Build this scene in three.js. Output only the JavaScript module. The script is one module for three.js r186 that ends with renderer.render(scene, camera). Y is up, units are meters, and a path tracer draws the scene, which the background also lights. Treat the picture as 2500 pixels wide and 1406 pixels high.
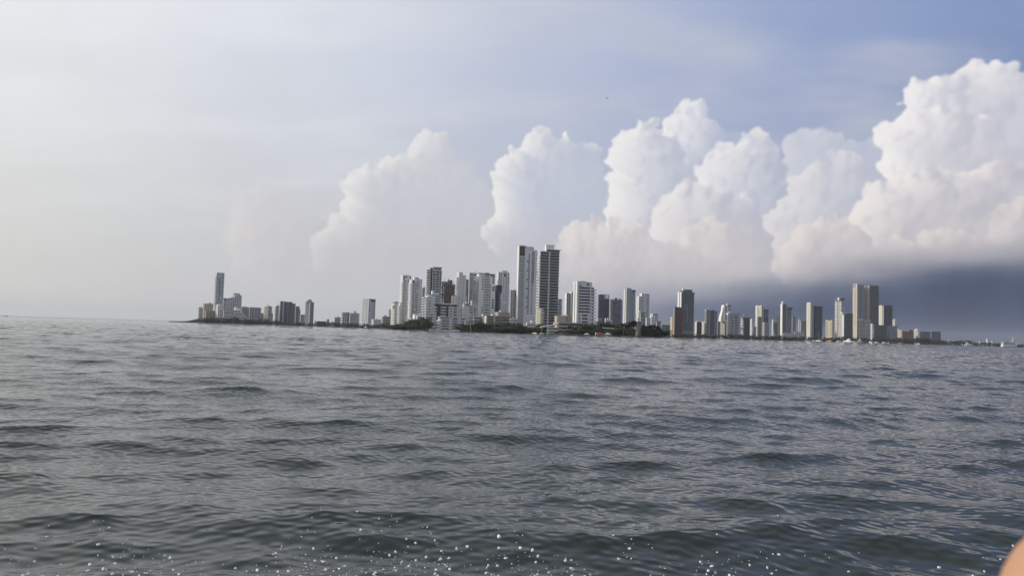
import * as THREE from 'three';
import { mergeGeometries } from 'three/addons/utils/BufferGeometryUtils.js';
import { MarchingCubes } from 'three/addons/objects/MarchingCubes.js';

// ------------------------------------------------------------------ camera
const FPX = 1890, PITCH = Math.atan(106 / FPX), ROLL = 0.0297, EYE = 1.9;   // focal length in pixels of the 2500 pixel wide photograph
const scene = new THREE.Scene();
const camera = new THREE.PerspectiveCamera(2 * Math.atan(703 / FPX) * 180 / Math.PI, 2500 / 1406, 0.05, 60000);
camera.rotation.order = 'YXZ';
camera.position.set(0, EYE, 0);
camera.rotation.set(PITCH, 0, ROLL);
const renderer = new THREE.WebGLRenderer({ antialias: true });
renderer.toneMapping = THREE.LinearToneMapping;
renderer.toneMappingExposure = 1;
renderer.shadowMap.enabled = true;
camera.focus = 900; camera.userData.fStop = 5;                              // a little depth of field: the near shoulder is out of focus

// ------------------------------------------------------------------ seeded helpers
function rng(seed) { let a = seed >>> 0; return () => { a = (a + 0x6d2b79f5) | 0; let t = Math.imul(a ^ (a >>> 15), 1 | a); t = (t + Math.imul(t ^ (t >>> 7), 61 | t)) ^ t; return ((t ^ (t >>> 14)) >>> 0) / 4294967296; }; }
const mix = (a, b, t) => a + (b - a) * t, clamp = (x, a = 0, b = 1) => Math.min(b, Math.max(a, x));
const sstep = (a, b, x) => { const t = clamp((x - a) / (b - a)); return t * t * (3 - 2 * t); };
const mix3 = (a, b, t) => [mix(a[0], b[0], t), mix(a[1], b[1], t), mix(a[2], b[2], t)];
const PERM = (() => { const r = rng(77), p = new Float32Array(65536); for (let i = 0; i < 65536; i++) p[i] = r(); return p; })();
function vnoise(x, y) {
  const xi = Math.floor(x), yi = Math.floor(y), fx = x - xi, fy = y - yi, u = fx * fx * fx * (fx * (fx * 6 - 15) + 10), v = fy * fy * fy * (fy * (fy * 6 - 15) + 10);
  const a = PERM[((yi & 255) << 8) | (xi & 255)], b = PERM[((yi & 255) << 8) | ((xi + 1) & 255)], c = PERM[(((yi + 1) & 255) << 8) | (xi & 255)], d = PERM[(((yi + 1) & 255) << 8) | ((xi + 1) & 255)];
  return mix(mix(a, b, u), mix(c, d, u), v);
}
function fbm(x, y, n = 4) { let s = 0, a = 0.5, t = 0; for (let i = 0; i < n; i++) { s += a * vnoise(x, y); t += a; a *= 0.5; [x, y] = [1.6 * x + 1.2 * y + 3.1, -1.2 * x + 1.6 * y + 1.7]; } return s / t; }

// ------------------------------------------------------------------ sun
const SUN_AZ = -84, SUN_EL = 19, DEG = Math.PI / 180;          // degrees; azimuth grows to the right of straight ahead
const toDir = (az, el) => new THREE.Vector3(Math.sin(az * DEG) * Math.cos(el * DEG), Math.sin(el * DEG), -Math.cos(az * DEG) * Math.cos(el * DEG));
const sunDir = toDir(SUN_AZ, SUN_EL);
const sun = new THREE.DirectionalLight(new THREE.Color().setRGB(1, 0.92, 0.8), 2.7);
sun.name = 'sun';
sun.position.copy(sunDir).multiplyScalar(3000).add(new THREE.Vector3(0, 0, -1300));
sun.target.position.set(0, 0, -1300);
sun.castShadow = true; sun.shadow.radius = 2;
Object.assign(sun.shadow.camera, { left: -2200, right: 2200, top: 1200, bottom: -1200, near: 1, far: 7000 });
sun.shadow.mapSize.set(4096, 4096);
scene.add(sun, sun.target);

// ------------------------------------------------------------------ sky: air and clouds, by azimuth and elevation
{
  const W = 4096, H = 2048, PPD = W / 360, data = new Float32Array(W * H * 4);
  // clear air by angle from the sun, high (about 20 degrees up) and low (near the horizon), linear colours
  const GA = [0, 25, 47, 65, 80, 97, 113, 140, 180];
  const HIGH = [[1.25, 1.2, 1.08], [0.98, 0.97, 0.94], [0.775, 0.795, 0.815], [0.655, 0.695, 0.775], [0.49, 0.54, 0.685], [0.3, 0.375, 0.59], [0.185, 0.26, 0.475], [0.2, 0.28, 0.48], [0.24, 0.31, 0.48]];
  const LOW = [[1.1, 1.02, 0.85], [0.88, 0.85, 0.77], [0.68, 0.675, 0.645], [0.585, 0.585, 0.59], [0.54, 0.545, 0.58], [0.47, 0.49, 0.56], [0.43, 0.46, 0.54], [0.46, 0.48, 0.54], [0.5, 0.51, 0.55]];
  const pick = (T, g) => { let i = 0; while (i < GA.length - 2 && g > GA[i + 1]) i++; return mix3(T[i], T[i + 1], sstep(0, 1, (g - GA[i]) / (GA[i + 1] - GA[i])) * 0.5 + 0.5 * clamp((g - GA[i]) / (GA[i + 1] - GA[i]))); };
  // tall cumulus as billows: every layer is a height field of overlapping puffs, lit from the sun's side
  const AZ0 = -70, EL1 = 32, WW = Math.round(200 * PPD), HH = Math.round(EL1 * PPD);
  const inPoly = (P, x, y) => { let c = false; for (let i = 0, j = P.length - 1; i < P.length; j = i++) if ((P[i][1] > y) !== (P[j][1] > y) && x < (P[j][0] - P[i][0]) * (y - P[i][1]) / (P[j][1] - P[i][1]) + P[i][0]) c = !c; return c; };
  const edge = (P, x, y) => { let m = 1e9; for (let i = 0, j = P.length - 1; i < P.length; j = i++) { const dx = P[i][0] - P[j][0], dy = P[i][1] - P[j][1], t = clamp(((x - P[j][0]) * dx + (y - P[j][1]) * dy) / (dx * dx + dy * dy)); m = Math.min(m, Math.hypot(x - P[j][0] - t * dx, y - P[j][1] - t * dy)); } return m; };
  function blur(src, w, h, r) { let a = src; for (let k = 0; k < 2; k++) { const b = new Float32Array(w * h), n = 2 * r + 1; for (let y = 0; y < h; y++) { let s = 0; for (let x = -r; x <= r; x++) s += a[y * w + clamp(x, 0, w - 1)]; for (let x = 0; x < w; x++) { b[y * w + x] = s / n; s += a[y * w + Math.min(w - 1, x + r + 1)] - a[y * w + Math.max(0, x - r)]; } } const c = new Float32Array(w * h); for (let x = 0; x < w; x++) { let s = 0; for (let y = -r; y <= r; y++) s += b[clamp(y, 0, h - 1) * w + x]; for (let y = 0; y < h; y++) { c[y * w + x] = s / n; s += b[Math.min(h - 1, y + r + 1) * w + x] - b[Math.max(0, y - r) * w + x]; } } a = c; } return a; }
  function layer(P, seed, count, big, o = {}) {
    const r = rng(seed), xs = P.map((p) => p[0]), ys = P.map((p) => p[1]), x0 = Math.min(...xs) - 2, x1 = Math.max(...xs) + 2, y0 = Math.max(0, Math.min(...ys) - 1), y1 = Math.min(EL1, Math.max(...ys) + 1.5);
    const w = Math.ceil((x1 - x0) * PPD), h = Math.ceil((y1 - y0) * PPD), hf = new Float32Array(w * h).fill(-1e4), puffs = [];
    for (let i = 0, tries = 0; i < count && tries < count * 30; tries++) {
      const x = mix(x0, x1, r()), y = mix(y0, y1, r());
      if (!inPoly(P, x, y)) continue;
      const e = edge(P, x, y), rad = Math.min(big * (0.35 + 0.65 * r()), e * 0.85 + 0.16);
      const z = -y * 0.62 + r() * 0.9 - 0.1 * big * (rad < 0.4 ? 1 : 0); puffs.push([x, y, rad, z]); i++;
      for (let k = 5 + Math.floor(rad * 7); k > 0; k--) {
        const a = r() * 6.283, q = 0.35 + 0.65 * Math.sqrt(r()), s = rad * (0.2 + 0.3 * r()), cx = x + Math.cos(a) * q * rad, cy = y + Math.sin(a) * q * rad, cz = z + Math.sqrt(Math.max(0, 1 - q * q)) * rad * 0.85;
        if (!inPoly(P, cx, cy) && r() < 0.5) continue;
        puffs.push([cx, cy, s, cz]);
        for (let m = 0; m < 4; m++) { const b = r() * 6.283, t = 0.5 + 0.5 * r(); puffs.push([cx + Math.cos(b) * t * s, cy + Math.sin(b) * t * s, s * (0.25 + 0.3 * r()), cz + Math.sqrt(Math.max(0, 1 - t * t)) * s * 0.85]); }
      }
    }
    for (const [x, y, rad, z] of puffs) {
      const cx = (x - x0) * PPD, cy = (y - y0) * PPD, rp = rad * PPD;
      for (let j = Math.max(0, Math.floor(cy - rp)); j <= Math.min(h - 1, cy + rp); j++) for (let i = Math.max(0, Math.floor(cx - rp)); i <= Math.min(w - 1, cx + rp); i++) {
        const d = rp * rp - (i - cx) ** 2 - (j - cy) ** 2;
        if (d > 0) { const v = z * PPD + Math.sqrt(d); if (v > hf[j * w + i]) hf[j * w + i] = v; }
      }
    }
    // warp the field a little so that no outline stays a circle
    const wf = new Float32Array(w * h), mask = new Float32Array(w * h);
    for (let j = 0; j < h; j++) for (let i = 0; i < w; i++) {
      const u = i / PPD, v = j / PPD, sx = i + 9 * (fbm(u * 1.7 + seed, v * 1.7, 3) - 0.5) + 4 * (fbm(u * 6, v * 6 + seed, 3) - 0.5), sy = j + 9 * (fbm(u * 1.7 + 40, v * 1.7 + seed, 3) - 0.5) + 4 * (fbm(u * 6 + 9, v * 6 + seed, 3) - 0.5);
      const a = clamp(Math.round(sx), 0, w - 1), b = clamp(Math.round(sy), 0, h - 1), z = hf[b * w + a];
      mask[j * w + i] = z > -9e3 ? 1 : 0; wf[j * w + i] = z > -9e3 ? z + 3 * Math.abs(2 * vnoise(u * 1.3 + seed, v * 1.5) - 1) + 2.2 * Math.abs(2 * vnoise(u * 2.9 + 7, v * 3.1 + seed) - 1) + 1.2 * Math.abs(2 * vnoise(u * 6.3, v * 6.1 + seed) - 1) : 0;
    }
    const soft = (rr) => { const a = blur(wf, w, h, rr), m = blur(mask, w, h, rr); for (let k = 0; k < a.length; k++) a[k] = m[k] > 1e-3 ? a[k] / m[k] : 0; return a; };
    const S = [[soft(1), 0.3], [soft(3), 0.32], [soft(8), 0.3], [soft(20), 0.46]], ao = soft(14), fine = S[0][0], al = blur(mask, w, h, 1);
    return { x0, y0, w, h, al, ao, fine, S, o, mask };
  }
  // outlines of the towers of the cloud bank, azimuth and elevation in degrees, rear ones first
  const BANK = {
  R7: [[19.0,6.0],[19.1,12.2],[19.5,13.6],[20.5,14.2],[21.3,14.3],[22.4,14.0],[23.2,13.8],[23.8,13.0],[25.0,13.6],[26.0,13.7],[26.5,11.3],[26.5,5.9]],
  Ta: [[9.2,10.1],[10.0,13.6],[11.2,15.3],[11.8,16.2],[12.5,16.9],[13.0,16.9],[13.7,16.6],[13.9,15.5],[14.7,14.3],[16.1,14.3],[17.0,12.8],[17.6,10.0],[13.3,7.7]],
  Tb: [[5.7,5.3],[6.7,7.7],[7.2,9.8],[7.1,11.3],[6.9,12.7],[7.2,13.9],[8.5,14.7],[9.2,15.3],[10.3,15.5],[11.2,15.0],[11.8,13.8],[13.0,11.5],[13.9,7.7],[13.4,4.8]],
  Tc: [[13.1,5.4],[13.8,8.9],[13.5,11.2],[13.6,12.7],[14.3,13.7],[15.4,13.9],[16.3,13.7],[16.8,14.5],[17.3,14.7],[17.8,14.2],[18.5,13.3],[19.1,11.6],[19.9,9.4],[20.6,5.4]],
  Ct: [[26.5,11.3],[26.7,14.7],[26.5,16.0],[27.4,16.8],[28.8,16.9],[29.9,17.1],[30.7,17.8],[31.9,17.8],[32.9,17.3],[34.3,17.3],[36.5,15.9],[38.4,14.0],[38.4,9.3]],
  Cm: [[25.0,6.5],[25.7,10.0],[25.5,11.9],[25.0,14.3],[25.7,14.7],[26.7,14.4],[27.4,15.0],[29.1,15.5],[30.7,14.5],[32.1,13.9],[33.2,11.8],[33.4,9.5],[33.1,6.2]],
  R9: [[17.6,4.8],[18.1,7.7],[19.0,9.4],[20.0,10.8],[21.4,12.1],[22.7,13.1],[24.0,12.5],[24.7,11.1],[25.5,8.6],[25.8,4.8]],
  Td: [[9.3,4.1],[10.1,7.7],[11.3,10.1],[12.3,11.2],[13.9,10.9],[15.9,10.0],[17.6,8.8],[18.4,6.8],[18.7,4.2]],
  Cf: [[23.2,4.0],[23.7,6.5],[23.9,8.7],[24.7,10.4],[26.2,10.7],[28.2,11.2],[30.3,10.7],[31.8,11.4],[33.8,10.7],[35.7,9.6],[36.4,3.9]],
  Te: [[2.4,3.4],[2.8,5.8],[4.2,7.9],[6.0,8.4],[8.0,8.6],[9.8,7.7],[11.0,6.5],[12.8,7.7],[14.2,8.9],[15.9,7.7],[17.3,6.0],[18.2,3.7]],
  Cg: [[17.9,4.0],[19.0,6.0],[20.6,7.7],[22.7,8.7],[24.0,7.6],[25.5,6.2],[27.5,7.5],[29.1,7.4],[30.9,6.3],[32.3,8.8],[34.0,9.2],[36.0,8.1],[37.6,3.9]],
  };
  const POLY_A0 = [[-20.6, 2.5], [-20.2, 8.2], [-18, 9.2], [-16, 8.2], [-14.4, 7.6], [-12.6, 9.6], [-10.2, 11.4], [-6.6, 12.4], [-3.2, 11], [-1.2, 9.8], [0.6, 12.2], [3.6, 13], [6.4, 11.4], [7.6, 8.4], [7, 2.5]];
  const POLY_A1 = [[-14.3, 4.0], [-14.7, 6.0], [-12.8, 8.5], [-12.3, 10.5], [-11.4, 11.6], [-10.1, 11.8], [-9.0, 12.6], [-7.9, 12.9], [-7.6, 13.9], [-6.8, 14.5], [-5.7, 14.4], [-5.2, 13.6], [-4.7, 12.6], [-3.3, 11.5], [-2.0, 10.2], [-1.7, 7.5], [-1.9, 4.5]];
  const POLY_A2 = [[-2.0, 7.5], [-1.3, 9.3], [-1.6, 12.1], [-0.6, 13.0], [0.7, 13.7], [0.9, 14.5], [2.1, 14.9], [3.2, 14.4], [4.3, 14.0], [6.2, 13.5], [6.4, 11.8], [7.0, 10.4], [5.9, 8.6], [4.1, 7.9], [2.6, 6.4], [-1.6, 5.7]];
  const POLY_A3 = [[-20.7, 5.3], [-20.3, 7.6], [-20.0, 9.1], [-19.0, 9.4], [-17.9, 9.2], [-17.5, 10.0], [-16.6, 9.8], [-15.9, 8.0], [-14.7, 6.9], [-14.6, 4.2], [-20.1, 3.9]];
  const POLY_D = [[84, 3], [84, 9], [88, 14], [95, 17], [104, 16], [111, 20], [120, 18], [126, 12], [129, 3]];
  const POLY_E = [[37, 3.4], [38.4, 12.0], [40.6, 12.8], [44, 13.4], [48, 15.2], [53, 14.6], [57, 11.8], [63, 12.5], [68, 10], [75, 8], [80, 3.4]];
  const BANKLOOK = {
    R7: { lit: [0.7, 0.7, 0.74], sh: [0.53, 0.56, 0.66], a: 0.75 }, Ta: { lit: [0.87, 0.86, 0.86], sh: [0.45, 0.49, 0.62], a: 0.95, east: [13.2, 16.2] }, Tb: { lit: [0.85, 0.83, 0.83], sh: [0.5, 0.53, 0.63], a: 1 },
    Tc: { lit: [0.83, 0.815, 0.82], sh: [0.46, 0.49, 0.6], a: 0.97 }, Ct: { lit: [0.86, 0.84, 0.84], sh: [0.52, 0.53, 0.63], a: 1 }, Cm: { lit: [0.88, 0.855, 0.845], sh: [0.55, 0.55, 0.63], a: 1 },
    R9: { lit: [0.75, 0.73, 0.75], sh: [0.5, 0.52, 0.61], a: 0.92 }, Td: { lit: [0.82, 0.79, 0.79], sh: [0.5, 0.51, 0.6], a: 0.97 }, Cf: { lit: [0.84, 0.8, 0.78], sh: [0.5, 0.49, 0.56], a: 0.98 },
    Te: { lit: [0.8, 0.75, 0.735], sh: [0.54, 0.53, 0.57], a: 0.9, west: [2.2, 5.5] }, Cg: { lit: [0.78, 0.725, 0.705], sh: [0.51, 0.48, 0.52], a: 0.9 },
  };
  const layers = [
    layer(POLY_D, 9, 260, 2.6, { lit: [0.85, 0.84, 0.85], sh: [0.56, 0.58, 0.66], k: 1, a: 0.95, lo: 1, hi: 4, shifts: [0, 38, 74, 109, 146] }),
    layer(POLY_A0, 3, 260, 1.7, { lit: [0.66, 0.655, 0.675], sh: [0.545, 0.565, 0.62], k: 1.1, a: 0.62, lo: 0.5, hi: 8 }),
    layer(POLY_A3, 5, 160, 1.2, { lit: [0.7, 0.69, 0.69], sh: [0.61, 0.61, 0.62], k: 1, a: 0.5, lo: 3.5, hi: 8 }),
    layer(POLY_A1, 6, 240, 1.5, { lit: [0.84, 0.82, 0.81], sh: [0.555, 0.575, 0.635], k: 1.2, a: 0.85, lo: 2, hi: 9, deep: 0.2, thick: 1.5 }),
    layer(POLY_A2, 7, 220, 1.4, { lit: [0.86, 0.84, 0.83], sh: [0.5, 0.54, 0.645], k: 1.3, a: 0.9, lo: 3, hi: 9, deep: 0.2, thick: 1.6 }),
    ...Object.entries(BANK).map(([name, P], i) => layer(P, 30 + i * 7, 100, 1.9, { ...BANKLOOK[name], lee: [Math.min(...P.map((p) => p[0])), Math.max(...P.map((p) => p[0]))], k: 1.3, lo: 0.5, hi: 4 })),
    layer(POLY_E, 19, 260, 2.4, { lit: [0.88, 0.84, 0.82], sh: [0.5, 0.5, 0.6], k: 1.15, a: 1, lo: 0.5, hi: 4 }),
  ];
  const Lx = -0.86, Ly = 0.42, Lz = 0.3;
  const pal = new Map();
  for (const L of layers) {
    const { w, h, S, al, ao, fine, o, mask } = L, f1 = S[1][0], rise = Lz / Math.hypot(Lx, Ly); L.col = new Float32Array(w * h * 4);
    for (let j = 0; j < h; j++) for (let i = 0; i < w; i++) {
      const k = j * w + i; if (al[k] < 0.003) continue;
      let lit = 0;
      for (const [f, wt] of S) {
        const gx = (f[j * w + Math.min(w - 1, i + 1)] - f[j * w + Math.max(0, i - 1)]) / 2, gy = (f[Math.min(h - 1, j + 1) * w + i] - f[Math.max(0, j - 1) * w + i]) / 2, n = 1 / Math.hypot(gx, gy, 0.95);
        lit += wt * (-gx * n * Lx - gy * n * Ly + 0.95 * n * Lz);
      }
      const cav = clamp((fine[k] - ao[k]) / 20, -1, 1), el = L.y0 + j / PPD, az = L.x0 + i / PPD;
      let s = clamp(0.4 + 0.56 * o.k * lit + 0.24 * cav);
      let inside = 0, occ = 0;                                // shaded by the cloud between here and the sun
      for (let q = 1; q < 42; q++) { const x = Math.round(i + Lx * 2 * q), y = Math.round(j + Ly * 2 * q); if (x < 0 || y < 0 || x >= w || y >= h) break; const t = y * w + x; if (mask[t] > 0.5) { inside += 2; occ = Math.max(occ, clamp((f1[t] - f1[k] - rise * 2 * q - 1) / 14)); } }
      s *= (1 - 0.6 * occ) * mix(o.deep ?? 0.34, 1, Math.exp(-inside / PPD / (o.thick ?? 2.3)));
      if (o.east) s *= 1 - 0.75 * sstep(o.east[0], o.east[1], az + 0.5 * (fbm(az, el, 3) - 0.5));
      if (o.lee) s *= 1 - 0.25 * sstep(0.32, 1, (az - o.lee[0]) / (o.lee[1] - o.lee[0]) + 0.3 * (fbm(az * 0.8, el * 0.8, 3) - 0.5));   // the side away from the sun
      let c = mix3(o.sh, o.lit, sstep(0.04, 0.98, s));
      const low = sstep(10.5, 4.6, el);                       // warmer and duller towards the base, where the air is thick
      c = mix3(c, mix3([0.5, 0.475, 0.505], [0.8, 0.725, 0.7], s), 0.62 * low);
      let a = o.a * sstep(0.32, 0.72, al[k]) * sstep(o.lo, o.hi, el + 1.6 * (fbm(az * 0.35 + 5, el * 0.6, 3) - 0.5));
      if (o.west) a *= sstep(o.west[0], o.west[1], az + 0.4 * (el - 5) + 2 * (fbm(az * 0.7, el * 0.7, 3) - 0.5));
      if (o.east) a *= 1 - (o.fade ?? 0.3) * sstep(o.east[0] + 1, o.east[1] + 0.8, az);
      L.col.set([...c, a], k * 4);
    }
  }
  const sx = sunDir.x, sy = sunDir.y, sz = sunDir.z;
  for (let row = H / 2; row < H; row++) {
    const el = (row + 0.5) / H * 180 - 90, ce = Math.cos(el * DEG), se = Math.sin(el * DEG);
    for (let col = 0; col < W; col++) {
      let az = (col + 0.5) / W * 360 - 90; if (az > 180) az -= 360;
      const dx = Math.sin(az * DEG) * ce, dz = -Math.cos(az * DEG) * ce, g = Math.acos(clamp(dx * sx + se * sy + dz * sz, -1, 1)) / DEG;
      const hi = pick(HIGH, g), lo = pick(LOW, g), up = sstep(0, 1, clamp(el / 21));
      let c = mix3(lo, hi, up);
      if (el > 21) { const t = sstep(20, 52, el) * 0.85; c = mix3(c, [0.46, 0.51, 0.61], t); }
      // thin high cloud in long streaks, seen on a sheet overhead
      const inv = 1 / (se + 0.16), px = dx * inv, pz = dz * inv;
      const st = fbm(px * 1.3 + 0.5 * pz + 4, pz * 2.6 - 0.3 * px + 9, 5), vl = fbm(px * 0.5 + 20, pz * 0.7 + 3, 3);
      const ci = sstep(0.42, 0.78, 0.62 * st + 0.38 * vl) * sstep(3, 12, el) * 0.7;
      const bright = Math.max(0.62, c[0] + 0.16);
      c = mix3(c, [bright * 0.985, bright, bright * 1.05], ci * sstep(30, 75, g));
      const mot = 1 + 0.03 * (fbm(az * 0.16 + 3, el * 0.3, 4) - 0.5) + 0.02 * (fbm(az * 0.6, el * 0.9 + 8, 3) - 0.5);
      c = [c[0] * mot, c[1] * mot, c[2] * mot];
      for (const L of layers) {
        for (const turn of L.o.shifts ?? [0]) {
        let da = az - turn - L.x0; if (da < -180) da += 360; if (da > 180) da -= 360;
        const fx = da * PPD, fy = (el - L.y0) * PPD;
        if (fx < 0 || fy < 0 || fx >= L.w - 1 || fy >= L.h - 1) continue;
        const i = Math.floor(fx), j = Math.floor(fy), u = fx - i, v = fy - j, q = (j * L.w + i) * 4, q2 = q + L.w * 4, B = L.col;
        const m = (k) => mix(mix(B[q + k], B[q + 4 + k], u), mix(B[q2 + k], B[q2 + 4 + k], u), v), a = m(3);
        if (a > 0.004) { const n = [0, 1, 2].map((k) => { const wa = [[q, (1 - u) * (1 - v)], [q + 4, u * (1 - v)], [q2, (1 - u) * v], [q2 + 4, u * v]]; let s = 0, t = 0; for (const [p, ww] of wa) { s += B[p + k] * B[p + 3] * ww; t += B[p + 3] * ww; } return t > 0 ? s / t : 0; }); c = mix3(c, n, a); }
        }
      }
      // the bank's base fades into grey, then into rain-dark air, which ends in the haze on the left
      if (el < 11) {
        const wob = 1.3 * (fbm(az * 0.13 + 1, el * 0.45 + 2, 4) - 0.5), side = sstep(0, 13, az + 3 * wob) * (1 - sstep(95, 135, az)), top = mix(2.8, 5.2, sstep(9, 37, az));
        c = mix3(c, [0.47, 0.455, 0.49], 0.85 * side * sstep(top + 3.4, top - 0.6, el + wob));
        c = mix3(c, [0.25, 0.285, 0.38], sstep(3, 17, az + 3 * wob) * (1 - sstep(95, 135, az)) * sstep(top + 0.9, top - 1.5, el + 0.8 * wob));
      }
      const k = (row * W + col) * 4; data[k] = c[0]; data[k + 1] = c[1]; data[k + 2] = c[2]; data[k + 3] = 1;
    }
  }
  for (let k = 0; k < W * H / 2; k++) data.set([0.07, 0.08, 0.085, 1], k * 4);
  const t = new THREE.DataTexture(data, W, H, THREE.RGBAFormat, THREE.FloatType);
  t.mapping = THREE.EquirectangularReflectionMapping; t.magFilter = t.minFilter = THREE.LinearFilter; t.needsUpdate = true;
  scene.background = t; scene.environment = t;
}

// ------------------------------------------------------------------ water
{
  const r = rng(31), waves = [];
  const add = (n, l0, l1, slope, dir, spread) => { for (let i = 0; i < n; i++) { const l = l0 * Math.pow(l1 / l0, (i + r()) / n), a = (dir + (r() + r() - 1) * spread) * DEG, k = 2 * Math.PI / l; waves.push([k * Math.sin(a), k * Math.cos(a), slope / k * (0.6 + 0.8 * r()), r() * 6.283, l]); } };
  add(9, 5, 14, 0.017, 12, 35); add(15, 1.7, 5, 0.027, 8, 50); add(22, 0.55, 1.7, 0.029, 0, 65); add(20, 0.16, 0.55, 0.013, 0, 100);
  const geo = [];
  function sheet(rows, cols, spacing, drop) {
    const R = rows.length, C = cols.length, pos = new Float32Array(R * C * 3), nor = new Float32Array(R * C * 3), uv = new Float32Array(R * C * 2), idx = new Uint32Array((R - 1) * (C - 1) * 6);
    for (let j = 0, v = 0; j < R; j++) {
      const d = rows[j], sp = Math.max(j ? rows[j] - rows[j - 1] : 0.02, d * spacing);
      const use = waves.filter((w) => w[4] > 1.6 * Math.min(sp, 0.25) ).map((w) => [...w, Math.min(1, w[4] / (2.2 * d * spacing))]);
      for (let i = 0; i < C; i++, v++) {
        const x = d * Math.sin(cols[i]), z = -d * Math.cos(cols[i]);
        const gust = 0.72 + 0.62 * fbm(x * 0.045 + 7, z * 0.03 + 3, 3);      // patches of rougher and smoother water
        let y = 0, ox = 0, oz = 0, nx = 0, nz = 0, ny = 1;
        for (const [kx, kz, a, ph, l, f] of use) { const q = kx * x + kz * z + ph, s = Math.sin(q), c = Math.cos(q), A = a * (l < 2 ? gust : 1); y += A * s; nx -= kx * A * c * f; nz -= kz * A * c * f; const k = Math.hypot(kx, kz); ny -= 1.2 * k * A * s * f; ox += kx / k * A * c; oz += kz / k * A * c; }
        const calm = 1 / (1 + d / 4000);
        pos.set([x + ox * 1.2, y * calm - drop, z + oz * 1.2], v * 3); ny = Math.max(0.35, ny); const n = 1 / Math.hypot(nx, ny, nz); nor.set([nx * n, ny * n, nz * n], v * 3); uv.set([x, z], v * 2);
      }
    }
    let q = 0;
    for (let j = 0; j < R - 1; j++) for (let i = 0; i < C - 1; i++) { const a = j * C + i, b = a + 1, c = a + C, e = c + 1; idx.set([a, b, e, a, e, c], q); q += 6; }
    const g = new THREE.BufferGeometry(); g.setAttribute('position', new THREE.BufferAttribute(pos, 3)); g.setAttribute('normal', new THREE.BufferAttribute(nor, 3)); g.setAttribute('uv', new THREE.BufferAttribute(uv, 2)); g.setIndex(new THREE.BufferAttribute(idx, 1)); geo.push(g);
  }
  const rows = []; for (let d = 3.2; d < 8600;) { rows.push(d); d *= d < 60 ? 1.0052 : d < 500 ? 1.0062 : 1.02; } rows.push(9000);
  const cols = []; for (let i = 0; i <= 860; i++) cols.push((-44 + 88 * i / 860) * DEG);
  sheet(rows, cols, 0.0018, 0);
  const far = []; for (let d = 0.6; d < 8600; d *= 1.12) far.push(d); far.push(9000);
  const rest = []; for (let i = 0; i <= 90; i++) rest.push((43.9 + 272.2 * i / 90) * DEG);
  sheet(far, rest, 0.053, 0.05);
  sheet(far.filter((d) => d < 3.6), cols.filter((c, i) => i % 20 === 0), 0.053, 0.05);
  // fine ripples below the size of the mesh
  const N = 512, rip = new Float32Array(N * N), rr = rng(5), ws = [];
  for (let i = 0; i < 46; i++) { const kx = Math.round((rr() - 0.5) * 26), ky = Math.round((rr() - 0.5) * 44), k = Math.hypot(kx, ky); if (k > 4) ws.push([kx * 2 * Math.PI / N, ky * 2 * Math.PI / N, 1 / Math.pow(k, 1.1), rr() * 6.283]); }
  let lo = 1e9, hi = -1e9;
  for (let y = 0; y < N; y++) for (let x = 0; x < N; x++) { let s = 0; for (const [kx, ky, a, p] of ws) s += a * Math.sin(kx * x + ky * y + p); rip[y * N + x] = s; lo = Math.min(lo, s); hi = Math.max(hi, s); }
  const rb = new Uint8Array(N * N * 4); for (let k = 0; k < N * N; k++) { const v = 255 * (rip[k] - lo) / (hi - lo); rb.set([v, v, v, 255], k * 4); }
  const bump = new THREE.DataTexture(rb, N, N); bump.wrapS = bump.wrapT = THREE.RepeatWrapping; bump.magFilter = THREE.LinearFilter; bump.minFilter = THREE.LinearMipmapLinearFilter; bump.generateMipmaps = true; bump.repeat.set(1 / 2.3, 1 / 2.3); bump.needsUpdate = true;
  const mat = new THREE.MeshPhysicalMaterial({ color: new THREE.Color().setRGB(0.019, 0.027, 0.021), roughness: 0.06, ior: 1.333, bumpMap: bump, bumpScale: 0.02 });
  const m = new THREE.Mesh(mergeGeometries(geo), mat); m.name = 'water'; m.userData = { kind: 'structure', label: 'grey green choppy bay water reaching to the horizon', category: 'water' }; m.receiveShadow = true; m.castShadow = true; scene.add(m);
}

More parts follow.
